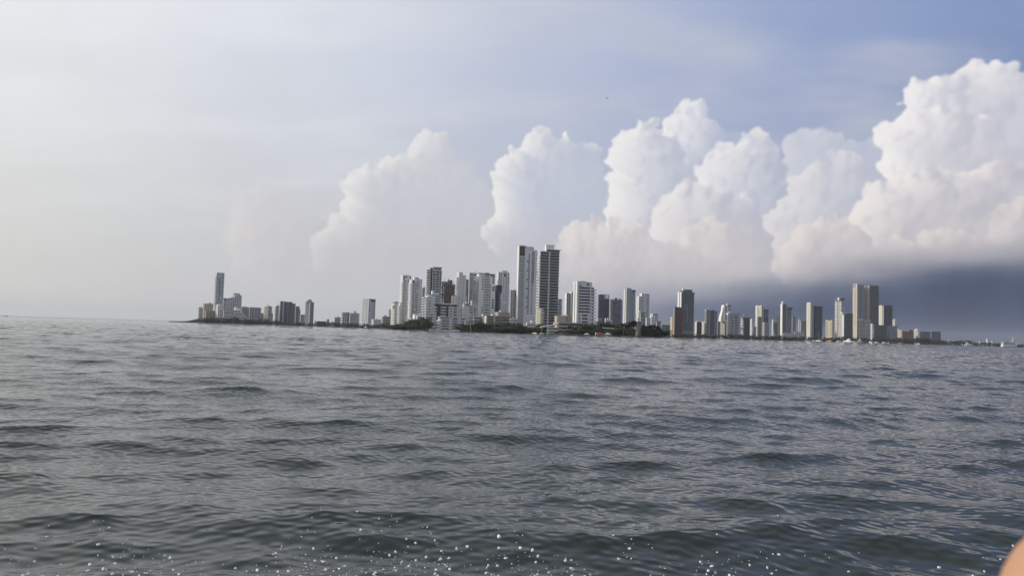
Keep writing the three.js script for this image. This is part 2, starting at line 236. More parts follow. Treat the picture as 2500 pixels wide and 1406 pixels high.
// ------------------------------------------------------------------ air: light haze, and rain falling far off on the right
scene.fog = new THREE.FogExp2(new THREE.Color(0.86, 0.9, 1.0), 0.000045);
{
  const R = 48, C = 190, pos = [], idx = [], T = 2600, D = 17000;
  const put = (side) => { for (let j = 0; j <= R; j++) for (let i = 0; i <= C; i++) {
    const az = mix(2, 96, i / C), el = mix(-0.9, 7.2, j / R), wob = 1.1 * (fbm(az * 0.13 + 1, el * 0.5 + 2, 4) - 0.5), top = mix(2.5, 5.5, sstep(9, 37, az));
    const t = T * sstep(2.5, 19, az + 2.5 * wob) * sstep(96, 70, az) * sstep(top + 1.9, top - 2.3, el + 1.3 * wob) * (0.86 + 0.28 * fbm(az * 0.55 + 3, el * 0.09 + az * 0.06, 3)) * (j === R || i === 0 || i === C ? 0 : 1) + 0.5, d = D + side * t / 2;
    pos.push(d * Math.sin(az * DEG), EYE + d * Math.tan(el * DEG), -d * Math.cos(az * DEG)); } };
  put(-1); put(1); const n = (R + 1) * (C + 1), q = (i, j) => j * (C + 1) + i;
  for (let j = 0; j < R; j++) for (let i = 0; i < C; i++) { const a = q(i, j), b = q(i + 1, j), c = q(i + 1, j + 1), d = q(i, j + 1); idx.push(a, b, c, a, c, d, n + a, n + c, n + b, n + a, n + d, n + c); }
  for (let i = 0; i < C; i++) for (const j of [0, R]) { const a = q(i, j), b = q(i + 1, j); j ? idx.push(a, b, n + b, a, n + b, n + a) : idx.push(b, a, n + a, b, n + a, n + b); }
  for (let j = 0; j < R; j++) for (const i of [0, C]) { const a = q(i, j), b = q(i, j + 1); i ? idx.push(b, a, n + a, b, n + a, n + b) : idx.push(a, b, n + b, a, n + b, n + a); }
  const g = new THREE.BufferGeometry(); g.setAttribute('position', new THREE.Float32BufferAttribute(pos, 3)); g.setIndex(idx); g.computeVertexNormals();
  const m = new THREE.Mesh(g, new THREE.MeshPhysicalMaterial({ color: 0xffffff, roughness: 0, ior: 1, transmission: 1, thickness: 2000, attenuationColor: new THREE.Color().setRGB(0.185, 0.22, 0.305), attenuationDistance: T, specularIntensity: 0 }));
  m.name = 'rain_cloud'; m.userData = { kind: 'structure', label: 'dark blue grey rain below the cloud bank on the right', category: 'cloud' }; scene.add(m);
}

// ------------------------------------------------------------------ places and names
const rot = new THREE.Matrix4().makeRotationFromEuler(new THREE.Euler(PITCH, 0, ROLL, 'YXZ'));
function ray(x, y) { return new THREE.Vector3(x - 1250, 703 - y, -FPX).applyMatrix4(rot); }
const slope = (x, y) => { const d = ray(x, y); return d.x / -d.z; };          // sideways metres for every metre ahead
const SHORE = [[0, 776], [414, 788], [640, 793.3], [950, 802], [1230, 808.5], [1300, 811], [1400, 817], [1640, 826], [1900, 834], [2300, 848], [2500, 853], [2700, 859]];
const shoreY = (x) => { let i = 0; while (i < SHORE.length - 2 && x > SHORE[i + 1][0]) i++; return mix(SHORE[i][1], SHORE[i + 1][1], (x - SHORE[i][0]) / (SHORE[i + 1][0] - SHORE[i][0])); };
const heightOf = (x, y, depth) => (shoreY(x) - y) * depth / FPX;
const ground = (x, depth, h = 0) => new THREE.Vector3(slope(x, shoreY(x)) * depth, h, -depth);
const LAND = 1.1;
const taken = new Map();
const numbered = (n) => { const k = taken.get(n) ?? 0; taken.set(n, k + 1); return k ? n + '_' + String(k).padStart(3, '0') : n; };
function tag(o, label, category, group, kind) { Object.assign(o.userData, { label, category }); if (group) o.userData.group = group; if (kind) o.userData.kind = kind; return o; }
function thing(name, label, category, group) { const g = new THREE.Group(); g.name = numbered(name); scene.add(g); return tag(g, label, category, group); }

// ------------------------------------------------------------------ materials
const stain = (seed, amt, sx = 1, sy = 1) => {
  const N = 128, d = new Uint8Array(N * N * 4);
  for (let y = 0; y < N; y++) for (let x = 0; x < N; x++) { const v = 255 * clamp(1 - amt * (0.55 * fbm(x * 0.16 * sx + seed, y * 0.02 * sy + seed, 3) + 0.45 * fbm(x * 0.07 + seed * 3, y * 0.08, 4) + 0.25 * (vnoise(x * 0.9 + seed, y * 0.35) - 0.5))); d.set([v, v, v * 0.99, 255], (y * N + x) * 4); }
  const t = new THREE.DataTexture(d, N, N); t.wrapS = t.wrapT = THREE.RepeatWrapping; t.magFilter = THREE.LinearFilter; t.colorSpace = THREE.SRGBColorSpace; t.needsUpdate = true; return t;
};
const STAINS = [stain(3, 0.16), stain(11, 0.2), stain(23, 0.26)];
const M = {};
const paint = (key, c, rough = 0.8, s = 0, more = {}) => { M[key] = new THREE.MeshStandardMaterial({ color: new THREE.Color().setRGB(...c), roughness: rough, map: s === null ? null : STAINS[s], ...more }); M[key].name = key; };
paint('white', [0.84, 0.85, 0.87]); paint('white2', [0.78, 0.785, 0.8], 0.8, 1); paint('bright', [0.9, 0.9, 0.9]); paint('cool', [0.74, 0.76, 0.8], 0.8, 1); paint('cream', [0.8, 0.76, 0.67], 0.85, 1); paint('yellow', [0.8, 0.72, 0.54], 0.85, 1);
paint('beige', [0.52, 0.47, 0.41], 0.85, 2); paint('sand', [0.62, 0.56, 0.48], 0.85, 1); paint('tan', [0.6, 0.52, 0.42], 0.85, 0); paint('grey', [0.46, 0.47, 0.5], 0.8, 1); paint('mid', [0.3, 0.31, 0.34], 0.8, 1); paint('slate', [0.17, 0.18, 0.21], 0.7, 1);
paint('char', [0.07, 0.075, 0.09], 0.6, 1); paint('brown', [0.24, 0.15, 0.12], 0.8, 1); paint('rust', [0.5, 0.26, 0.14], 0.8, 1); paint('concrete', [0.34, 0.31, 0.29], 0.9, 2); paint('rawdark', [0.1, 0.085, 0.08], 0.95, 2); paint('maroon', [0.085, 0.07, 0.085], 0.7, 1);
paint('glass', [0.035, 0.04, 0.055], 0.12, null); paint('glass2', [0.06, 0.065, 0.08], 0.18, null); paint('blue', [0.05, 0.075, 0.12], 0.15, null); paint('teal', [0.02, 0.05, 0.055], 0.12, null); paint('teal2', [0.035, 0.075, 0.075], 0.14, null); paint('shade', [0.028, 0.026, 0.028], 0.9, null); paint('umber', [0.1, 0.085, 0.085], 0.6, null);
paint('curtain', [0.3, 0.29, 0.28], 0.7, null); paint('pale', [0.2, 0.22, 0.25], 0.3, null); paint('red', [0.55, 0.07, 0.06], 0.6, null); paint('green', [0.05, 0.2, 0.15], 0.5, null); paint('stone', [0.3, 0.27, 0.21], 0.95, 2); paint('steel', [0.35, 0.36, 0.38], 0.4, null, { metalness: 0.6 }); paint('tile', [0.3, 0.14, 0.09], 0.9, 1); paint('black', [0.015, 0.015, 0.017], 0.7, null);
paint('hull', [0.85, 0.86, 0.87], 0.3, null);

// ------------------------------------------------------------------ buildings
const BOX = new THREE.BoxGeometry(1, 1, 1), DISC = new THREE.CylinderGeometry(0.5, 0.5, 1, 20), HIP = new THREE.ConeGeometry(Math.SQRT1_2, 1, 4, 1).rotateY(Math.PI / 4);
function piece(G, name, mat, x0, x1, y0, y1, z0, z1, geo = BOX) {
  const m = new THREE.Mesh(geo, M[mat]); m.name = name;
  m.position.set((x0 + x1) / 2, (y0 + y1) / 2, (z0 + z1) / 2); m.scale.set(Math.max(0.02, x1 - x0), Math.max(0.02, y1 - y0), Math.max(0.02, z1 - z0)); G.add(m); return m;
}
const pane = (r, set) => set[Math.floor(r() * set.length)];
const PANES = { dark: ['glass', 'glass', 'glass2', 'shade', 'blue'], teal: ['teal', 'teal', 'teal2', 'glass', 'teal2'], pale: ['glass2', 'pale', 'pale', 'blue'], mix: ['glass', 'glass2', 'curtain', 'glass', 'pale'], deep: ['shade', 'glass', 'shade', 'umber'] };
// one storeyed block, local axes: x along the front to the right, z towards the viewer, the front at z0, depth S behind it
function block(G, r, x0, x1, z0, S, yb, yt, style, o) {
  const fh = o.fh ?? 3.1, n = Math.max(1, Math.round((yt - yb) / fh)), h = (yt - yb) / n, wall = o.wall ?? 'white', trim = o.trim ?? wall, set = PANES[o.panes ?? 'dark'], W = x1 - x0, out = o.out ?? 0.9;
  if (style === 'plain') { piece(G, 'wall', wall, x0, x1, yb, yt, z0 - S, z0); return; }
  if (style === 'bands') {                                   // a parapet or balcony front at every floor, the glazing set back behind it
    piece(G, 'glazing', o.core ?? 'glass', x0 + (o.inL ?? 0.6), x1 - 0.5, yb, yt - 0.2, z0 - S + 0.5, z0 - (o.inF ?? 0.7));
    const ph = h * (o.ph ?? 0.42);
    for (let k = 0; k <= n; k++) piece(G, k === n ? 'roof_slab' : 'balcony', trim, x0 - (o.sideOut ?? out * 0.4), x1 + (o.rightOut ?? 0.15), yb + k * h - (k ? 0.25 * ph : 0), Math.min(yt + 0.6, yb + k * h + 0.75 * ph), z0 - S, z0 + out * (0.7 + 0.3 * r()));
    for (const [a, b, m, q] of o.piers ?? []) piece(G, 'pier', m ?? wall, x0 + a * W, x0 + b * W, yb, yt, z0 - 1.5, z0 + (q ?? out * 0.45));
    if (o.sideWall) piece(G, 'side_wall', o.sideWall, x0 - out * 0.5, x0 + 0.7, yb, yt + 0.9, z0 - S - 0.1, z0 + (o.sideWallOut ?? 0.2));
    if (o.infill) for (let k = 0; k < n; k++) for (let c = 0; c < o.infill; c++) if (r() < 0.75) piece(G, 'window', pane(r, set), x0 + 0.4 + W * (c + 0.08) / o.infill, x0 + W * (c + 0.92) / o.infill, yb + (k + 0.3) * h, yb + (k + 0.92) * h, z0 - 1.2, z0 - (o.inF ?? 0.7) + 0.12);
  }
  if (style === 'grid') {                                    // a wall with rows of windows
    piece(G, 'wall', wall, x0, x1, yb, yt, z0 - S, z0);
    const cols = Array.isArray(o.cols) ? o.cols : Array.from({ length: o.cols ?? 4 }, (_, i) => [(i + 0.5) / (o.cols ?? 4), 0.6 / (o.cols ?? 4)]);
    for (let k = o.from ?? 0; k < n - (o.less ?? 0); k++) {
      for (const [c, w, skip] of cols) { if (r() < (skip ?? 0.03)) continue; const e = w * (0.92 + 0.12 * r()); piece(G, 'window', pane(r, set), x0 + (c - e / 2) * W, x0 + (c + e / 2) * W, yb + (k + 0.5 - (o.wh ?? 0.5) / 2) * h, yb + (k + 0.5 + (o.wh ?? 0.5) / 2) * h, z0 - 0.4, z0 + 0.06); }
      for (const [c, w] of o.side ?? []) piece(G, 'window', pane(r, set), x0 - 0.06, x0 + 0.4, yb + (k + 0.28) * h, yb + (k + 0.74) * h, z0 - (c + w / 2) * S, z0 - (c - w / 2) * S);
      if (o.lines) piece(G, 'floor_line', trim, x0 - 0.12, x1 + 0.12, yb + k * h - 0.18, yb + k * h + 0.18, z0 - S, z0 + 0.14);
    }
    piece(G, 'parapet', trim, x0 - 0.15, x1 + 0.15, yt, yt + 0.9, z0 - S - 0.15, z0 + 0.15);
  }
  if (style === 'frame') {                                   // piers and floor beams stand in front of the glazing
    piece(G, 'glazing', o.core ?? 'glass', x0 + 0.4, x1 - 0.4, yb, yt - 0.3, z0 - S + 0.4, z0 - 0.5);
    const p = o.bays ?? 5;
    for (let i = 0; i <= p; i++) piece(G, 'pier', wall, Math.max(x0, x0 + W * i / p - (o.pw ?? 0.5)), Math.min(x1, x0 + W * i / p + (o.pw ?? 0.5)), yb, yt, z0 - 1.2, z0);
    if (o.sideWall) piece(G, 'side_wall', o.sideWall, x0 - 0.3, x0 + 0.6, yb, yt + 0.5, z0 - S, z0 + 0.1);
    for (let k = 0; k <= n; k++) piece(G, 'floor_beam', trim, x0 - (o.sideWall ? 0 : 0.1), x1 + 0.1, yb + k * h - h * (o.ph ?? 0.15), yb + k * h + h * (o.ph ?? 0.15), z0 - S, z0 + 0.12);
  }
  if (style === 'skeleton') {                                // a bare concrete frame still being built
    for (let k = 0; k <= n; k++) piece(G, 'floor_slab', wall, x0, x1, yb + k * h - 0.25, yb + k * h + 0.3, z0 - S, z0);
    for (let i = 0; i <= (o.bays ?? 6); i++) for (const q of [0.4, S * 0.5, S - 0.6]) piece(G, 'column', wall, x0 + (W - 0.9) * i / (o.bays ?? 6), x0 + (W - 0.9) * i / (o.bays ?? 6) + 0.9, yb, yt, z0 - q - 0.8, z0 - q);
    piece(G, 'core_wall', 'rawdark', x0 + W * 0.25, x0 + W * 0.75, yb, yt - 1, z0 - S * 0.8, z0 - S * 0.35);
    for (let k = 0; k < n; k++) for (let i = 0; i < (o.bays ?? 6); i++) if (r() < 0.6) piece(G, 'block_infill', r() < 0.5 ? 'rawdark' : 'brown', x0 + W * i / (o.bays ?? 6) + 0.5, x0 + W * (i + 1) / (o.bays ?? 6) - 0.3, yb + k * h + 0.3, yb + k * h + h * (0.35 + 0.6 * r()), z0 - 1.6, z0 - 1.1);
  }
}
let seedB = 100;
// a building standing depth metres ahead; xs is the corner between its left side (x0 to xs) and its front (xs to x1), in photograph pixels
function building(name, label, category, depth, [x0, xs, x1], ytop, style, o = {}, extra) {
  const r = rng(++seedB * 131), G = thing(name, label, category, o.group), yr = ytop, k0 = slope(x0, yr), ks = slope(xs, yr), k1 = slope(x1, yr);
  const turn = (o.turn ?? 24) * DEG - (o.free ? 0 : Math.atan((k0 + k1) / 2)) * (xs > x0 ? 1 : 1), a = xs > x0 ? turn : -Math.atan((k0 + k1) / 2) + (o.turn ?? 0) * DEG, ca = Math.cos(a), sa = Math.sin(a), Xc = ks * depth;
  const U = (x, y = yr) => { const k = slope(x, y); return (k * depth - Xc) / (ca - k * sa); };           // metres along the front
  const S = o.S ?? (xs > x0 ? clamp((Xc - k0 * depth) / (sa + k0 * ca), 4, 60) : 16), W = U(x1), Y = (y, x = xs) => heightOf(x, y, depth), H = Y(ytop);
  G.position.set(Xc, 0, -depth); G.rotation.y = a;
  const yb = LAND - 0.4, b = {
    G, r, S, W, H, U, Y, depth, yb,
    block: (p0, p1, py, st, oo = {}) => block(G, r, p0 === null ? 0 : U(p0), p1 === null ? W : U(p1), oo.z ?? 0, oo.S ?? S, oo.base === undefined ? yb : Y(oo.base), Y(py), st, { ...o, ...oo }),
    front: (n, m, p0, p1, py1, py0, o0, o1, g) => piece(G, n, m, U(p0), U(p1), Y(py0), Y(py1), o0, o1, g),
    left: (n, m, w0, w1, py1, py0, o0, o1, g) => piece(G, n, m, -o1, -o0, Y(py0), Y(py1), -w1 * S, -w0 * S, g),
    roof: (n, m, p0, p1, py1, py0 = ytop, f0 = 0.2, f1 = 0.8, g) => piece(G, n, m, U(p0), U(p1), Y(py0) - 0.1, Y(py1), -f1 * S, -f0 * S, g),
    discs: (n, m, px, w, rad, py1, py0, fh, ph) => { const y1 = Y(py1), y0 = Y(py0), k = Math.round((y1 - y0) / fh); for (let i = 0; i < k; i++) { const c = y0 + i * (y1 - y0) / k; piece(G, n, m, U(px) - rad, U(px) + rad, c, c + ph, -w - rad, -w + rad, DISC); } },
    stack: (n, m, p0, p1, py1, py0, o0, o1, fh, ph, jit = 0) => { const y1 = Y(py1), y0 = Y(py0), k = Math.max(1, Math.round((y1 - y0) / fh)); for (let i = 0; i < k; i++) { const c = y0 + i * (y1 - y0) / k; piece(G, n, m, U(p0), U(p1), c, c + ph, o0, o1 + jit * (r() - 0.5)); } },
    sideStack: (n, m, w0, w1, py1, py0, o0, o1, fh, ph, jit = 0) => { const y1 = Y(py1), y0 = Y(py0), k = Math.max(1, Math.round((y1 - y0) / fh)); for (let i = 0; i < k; i++) { const c = y0 + i * (y1 - y0) / k; piece(G, n, m, -o1 - jit * r(), -o0, c, c + ph, -w1 * S, -w0 * S); } },
    tank: (px, rad, h, m = 'white', f = 0.4, py = ytop) => piece(G, 'water_tank', m, U(px) - rad, U(px) + rad, Y(py) - 0.1, Y(py) + h, -f * S - rad, -f * S + rad, DISC),
    mast: (px, py1, py0 = ytop, f = 0.4, w = 0.25) => piece(G, 'antenna_mast', 'steel', U(px) - w / 2, U(px) + w / 2, Y(py0) - 0.1, Y(py1), -f * S - w / 2, -f * S + w / 2),
  };
  if (style) block(G, r, 0, W, 0, S, yb, H, style, o);
  if (extra) extra(b);
  if (style && !o.bare && W > 6) {                             // lift room, stair head and tanks on the flat roof
    const m = o.wall ?? 'white', q = r();
    piece(G, 'lift_room', m, W * (0.2 + 0.3 * q), W * (0.45 + 0.3 * q), H - 0.1, H + 2.2 + 1.6 * r(), -S * 0.7, -S * 0.3);
    if (r() < 0.6) piece(G, 'water_tank', 'mid', W * 0.1, W * 0.1 + 1.8, H - 0.1, H + 1.9, -S * 0.5, -S * 0.5 + 1.8, DISC);
  }
  return b;
}

// ------------------------------------------------------------------ land
{
  const shore = [[414, 1950], [450, 1830], [470, 1780], [560, 1755], [640, 1730], [700, 1690], [745, 1580], [800, 1500], [860, 1380], [905, 1270], [940, 1060], [960, 930], [1000, 890], [1040, 870], [1130, 868], [1230, 880], [1300, 850], [1340, 810], [1400, 790], [1470, 770], [1560, 758], [1612, 765], [1628, 830], [1640, 1180], [1700, 1330], [1780, 1430], [1850, 1470], [1950, 1520], [2050, 1590], [2130, 1660], [2240, 1850], [2330, 2020], [2430, 2150], [2520, 2240], [2700, 2350]];
  const pts = []; for (let i = 0; i < shore.length - 1; i++) for (let k = 0; k < 6; k++) { const t = k / 6, x = mix(shore[i][0], shore[i + 1][0], t), d = mix(shore[i][1], shore[i + 1][1], t) + 7 * (fbm(x * 0.08, 4, 3) - 0.5); pts.push(ground(x, d)); }
  pts.push(new THREE.Vector3(2600, 0, -2600), new THREE.Vector3(2500, 0, -3600), new THREE.Vector3(-300, 0, -2900), ground(430, 2150));
  const s = new THREE.Shape(pts.map((p) => new THREE.Vector2(p.x, -p.z)));
  const g = new THREE.ExtrudeGeometry(s, { depth: LAND + 2, bevelEnabled: true, bevelSize: 1.2, bevelThickness: 0.5, bevelSegments: 1 }); g.rotateX(-Math.PI / 2); g.translate(0, -2.5, 0);
  const N = 256, d = new Uint8Array(N * N * 4); for (let y = 0; y < N; y++) for (let x = 0; x < N; x++) { const v = fbm(x * 0.06, y * 0.06, 5), q = fbm(x * 0.02 + 9, y * 0.02, 3); d.set([26 + 40 * v + 12 * q, 28 + 38 * v, 25 + 32 * v, 255], (y * N + x) * 4); }
  const t = new THREE.DataTexture(d, N, N); t.wrapS = t.wrapT = THREE.RepeatWrapping; t.repeat.set(1 / 60, 1 / 60); t.magFilter = THREE.LinearFilter; t.colorSpace = THREE.SRGBColorSpace; t.needsUpdate = true;
  const m = new THREE.Mesh(g, new THREE.MeshStandardMaterial({ map: t, roughness: 0.95 })); m.name = 'land'; m.userData = { kind: 'structure', label: 'low dark shore the city stands on', category: 'land' }; scene.add(m);
}

// far shore on the left, from its tip towards the centre
building('apartment_block', 'small cream block with white balconies, leftmost on the far left shore', 'building', 1850, [482, 485, 495], 753, 'bands', { wall: 'cream', trim: 'cream', core: 'beige', ph: 0.5 });
building('apartment_block', 'wide beige grey block left of the tallest slim tower', 'building', 1880, [494, 498, 523], 743, 'grid', { wall: 'sand', cols: 6, wh: 0.45, side: [[0.3, 0.2], [0.7, 0.2]], bare: true }, (b) => { b.roof('stair_tower', 'sand', 509, 515, 740, 743, 0.1, 0.6); b.front('window_strip', 'mid', 506.5, 509, 744, 778, -0.2, 0.1); });
building('apartment_block', 'low beige block among trees before the slim tower', 'building', 1820, [499, 502, 527], 760, 'bands', { wall: 'beige', trim: 'beige', core: 'slate', ph: 0.55, piers: [[0, 0.05], [0.3, 0.36], [0.62, 0.68], [0.95, 1]] });
building('apartment_tower', 'tallest slim pale tower on the far left shore', 'tower', 1860, [524, 528, 547], 668, 'grid', { wall: 'cool', cols: [[0.12, 0.1], [0.3, 0.1], [0.62, 0.16], [0.84, 0.14]], wh: 0.5, from: 1, bare: true }, (b) => {
  b.front('recess', 'char', 535.6, 537.4, 679, 775, -0.3, 0.12); b.front('pier', 'cool', 538, 539, 669, 776, 0, 0.5); b.front('pier', 'cool', 545.6, 547, 667, 776, 0, 0.5);
  b.sideStack('balcony', 'white2', 0.1, 0.9, 674, 775, 0, 1.6, 3.1, 1.1); b.roof('crown_wall', 'cool', 530, 547, 666, 668, 0.05, 0.95);
});
building('apartment_block', 'bright white low tower at the foot of the slim pale tower', 'building', 1815, [526, 531, 544], 746, 'grid', { wall: 'bright', cols: 3, wh: 0.5, side: [[0.5, 0.4]] });
building('hotel_block', 'stepped white hotel with round turret room and antennas', 'hotel', 1870, [545, 551, 589], 731, null, { wall: 'white2', trim: 'white2' }, (b) => {
  b.block(null, 563, 732, 'frame', { bays: 3, pw: 0.9, ph: 0.22 }); b.block(563, 572, 727, 'frame', { bays: 2, pw: 0.8, ph: 0.22 }); b.block(572, null, 721, 'frame', { bays: 4, pw: 0.7, ph: 0.24 });
  b.roof('pitched_roof', 'mid', 549, 564, 729, 732, 0, 1); b.roof('turret_room', 'white2', 573, 588, 717, 721, 0.2, 1.1, DISC); b.roof('turret_roof', 'mid', 572, 588.5, 716, 718, 0.15, 1.15, DISC);
  for (const x of [576, 580, 584]) b.mast(x, 713, 718, 0.6, 0.35);
  b.sideStack('balcony', 'white2', 0.05, 0.95, 736, 780, 0, 1.3, 3.1, 1.2);
});
building('hotel_block', 'white terraced ziggurat hotel with long dark window bands', 'hotel', 1800, [545, 546, 573], 757, 'bands', { wall: 'bright', trim: 'bright', core: 'teal2', ph: 0.5, out: 1.6, bare: true, S: 26, turn: 4 }, (b) => {
  for (let k = 0; k < 8; k++) { const y1 = 757 + k * 3.3, xr = 586 + k * 3.6; b.front('terrace', 'bright', 572.5, xr, y1, y1 + 1.7, -24, 0.9 + 0.3 * k); b.front('terrace_glazing', 'teal2', 572.5, xr - 2, y1 + 1.7, y1 + 3.3, -23, -1.2 + 0.3 * k); }
  b.roof('curved_pavilion', 'bright', 571, 590, 751.5, 757, 0.1, 0.9, DISC); b.roof('pavilion_tower', 'bright', 573, 577, 748, 757, 0.2, 0.5);
});
building('apartment_block', 'grey stepped block behind the terraced hotel', 'building', 1890, [589, 592, 608], 752, 'grid', { wall: 'grey', cols: 4, wh: 0.45 }, (b) => b.roof('lift_head', 'grey', 592, 597, 749, 752));
building('apartment_block', 'blue grey block with white vertical stripes right of the terraced hotel', 'building', 1840, [607, 609, 636], 751, 'frame', { wall: 'cool', trim: 'grey', core: 'blue', bays: 5, pw: 0.8, ph: 0.2, bare: true }, (b) => b.block(621, null, 752.5, 'bands', { z: 2.5, S: 4, core: 'slate', trim: 'cool', ph: 0.4 }));
building('apartment_block', 'tiny beige block between striped block and spired block', 'building', 1860, [636, 637.5, 643], 766, 'grid', { wall: 'sand', cols: 2, bare: true });
building('apartment_block', 'cream block with a pointed spire on its left half', 'building', 1820, [644, 654, 664], 749, 'bands', { wall: 'cream', trim: 'cream', core: 'mid', ph: 0.45, turn: 42, bare: true }, (b) => {
  b.front('spire', 'cream', 652.5, 655.5, 741.5, 750, -3, 0, HIP); b.roof('roof_room', 'cream', 656, 663, 747, 749); b.block(662, 668, 766, 'grid', { wall: 'sand', cols: 2, z: -2 });
});
building('apartment_block', 'two white stepped balcony stacks beside the blue grey towers', 'building', 1800, [669, 672, 682], 746, null, { wall: 'white2' }, (b) => { b.block(null, 675.5, 749, 'bands', { trim: 'bright', core: 'mid', ph: 0.45 }); b.block(675.8, null, 746, 'bands', { trim: 'bright', core: 'mid', ph: 0.45, z: -1.5 }); });
building('apartment_tower', 'blue glass banded tower, broadest of the far left cluster', 'tower', 1830, [682, 685, 703], 737, 'bands', { wall: 'cool', trim: 'grey', core: 'blue', ph: 0.28, out: 0.6, piers: [[0.28, 0.4, 'cool', 1.2], [0.96, 1, 'cool', 0.8]], bare: true }, (b) => { b.roof('roof_wall', 'cool', 684, 692, 735, 737, 0, 0.7); b.roof('roof_frame', 'grey', 692, 700, 736, 737, 0.1, 0.9); });
building('apartment_tower', 'plain dark grey tower right of the blue glass tower', 'tower', 1790, [703, 703, 713], 738, 'frame', { wall: 'slate', trim: 'slate', core: 'char', bays: 4, pw: 0.6, ph: 0.2, bare: true });
building('apartment_tower', 'dark grey gridded tower with pale right edge', 'tower', 1830, [711, 712, 721], 742, 'grid', { wall: 'mid', cols: 4, wh: 0.55, panes: 'deep', bare: true }, (b) => b.front('pier', 'grey', 718.6, 719.6, 741, 786, 0, 0.6));
building('apartment_tower', 'shorter grey gridded tower at the right end of the dark cluster', 'tower', 1780, [721, 722, 731], 749, 'grid', { wall: 'mid', cols: 4, wh: 0.55, panes: 'deep', bare: true }, (b) => { b.front('pier', 'grey', 728.3, 729.3, 748, 787, 0, 0.6); b.block(731, 734.5, 757, 'grid', { wall: 'grey', cols: 2, z: -3 }); });
building('apartment_block', 'low pale grey block left of the hip roofed tower', 'building', 1740, [732, 733, 744], 769, 'grid', { wall: 'grey', cols: 4, wh: 0.4, panes: 'pale', bare: true });
building('apartment_tower', 'grey tower with hipped roof standing alone on the left shore', 'tower', 1650, [745, 756, 765.5], 738, 'bands', { wall: 'grey', trim: 'grey', core: 'mid', ph: 0.4, turn: 48, bare: true, piers: [[0, 0.1, 'grey', 0.5], [0.48, 0.54, 'grey', 0.5], [0.92, 1, 'grey', 0.5]] }, (b) => { b.roof('hip_roof', 'mid', 754, 765, 731, 738, 0.1, 0.9, HIP); b.front('corner_pier', 'cool', 755.3, 757.2, 737, 790, -1, 0.7); b.roof('roof_room', 'grey', 756, 762, 731, 735, 0.2, 0.6); });
building('shed', 'long low dark roofed shed between the grey tower and white blocks', 'building', 1600, [773, 773.5, 797], 785, 'grid', { wall: 'slate', cols: 6, wh: 0.4, bare: true, S: 12 }, (b) => b.roof('sheet_roof', 'char', 773, 797.5, 784, 785, -0.05, 1.05));
building('house', 'small grey stair tower house beside the long dark shed', 'building', 1590, [797, 798, 803], 780, 'grid', { wall: 'grey', cols: 1, bare: true });
building('apartment_block', 'low white banded block left of the twin white blocks', 'building', 1540, [815, 817, 832], 775, 'bands', { trim: 'white2', core: 'slate', ph: 0.45 });
building('apartment_block', 'white seven storey block, left of the twin banded pair', 'building', 1500, [832, 836, 854], 763, null, { wall: 'white2' }, (b) => { b.block(null, 847, 763, 'bands', { trim: 'bright', core: 'glass2', ph: 0.42, piers: [[0.45, 0.5], [0.95, 1]] }); b.block(847, null, 762.5, 'grid', { wall: 'grey', cols: 2, z: -2 }); });
building('apartment_block', 'white block with thick dark bands and peaked roof, right of the pair', 'building', 1510, [854, 857, 877], 765, 'bands', { wall: 'bright', trim: 'bright', core: 'char', ph: 0.5, bare: true, piers: [[0.82, 0.88], [0.96, 1]] }, (b) => { b.roof('gable_roof', 'bright', 859, 875, 760, 765, 0, 1, HIP); b.roof('lift_head', 'mid', 865, 869, 759, 763); });
building('hotel_tower', 'pale tower with stepped roofline standing alone left of the centre', 'tower', 1400, [884, 900, 916], 730, 'grid', { wall: 'cool', cols: [[0.1, 0.1], [0.28, 0.1], [0.5, 0.1], [0.78, 0.12]], wh: 0.32, turn: 42, bare: true, side: [[0.2, 0.12], [0.5, 0.12], [0.78, 0.12]] }, (b) => {
  b.front('dark_panel', 'slate', 906, 916.2, 729.5, 736, -2, 0.5); b.front('edge_fin', 'mid', 914.8, 916, 736, 795, -2, 0.6); b.front('logo_recess', 'char', 901.5, 903.5, 755, 759, -0.2, 0.12);
  b.left('step_wall', 'cool', 0.0, 0.35, 729, 731, -8, -0.3);
});
building('warehouse', 'plain white seaside wall house below the stepped pale tower', 'building', 1340, [891, 893, 906], 788, 'plain', { wall: 'cool', bare: true });
building('house', 'low white house with dark windows right of the stepped tower', 'building', 1350, [907, 911, 933], 780, 'grid', { wall: 'white', cols: 5, wh: 0.45, side: [[0.5, 0.3]] }, (b) => b.block(918, 924, 777, 'plain', { z: -4 }));
building('apartment_block', 'low beige block at the left foot of the central skyline', 'building', 1300, [931, 934, 951], 773, 'grid', { wall: 'beige', cols: 5, wh: 0.42 }, (b) => b.tank(941, 1.6, 2, 'mid'));
building('apartment_tower', 'narrow beige tower with pointed top behind the beige block', 'tower', 1320, [948, 951, 957], 757, 'grid', { wall: 'beige', cols: 2, wh: 0.45, bare: true }, (b) => b.roof('pointed_roof', 'beige', 949.5, 957, 753, 757, 0.1, 0.9, HIP));

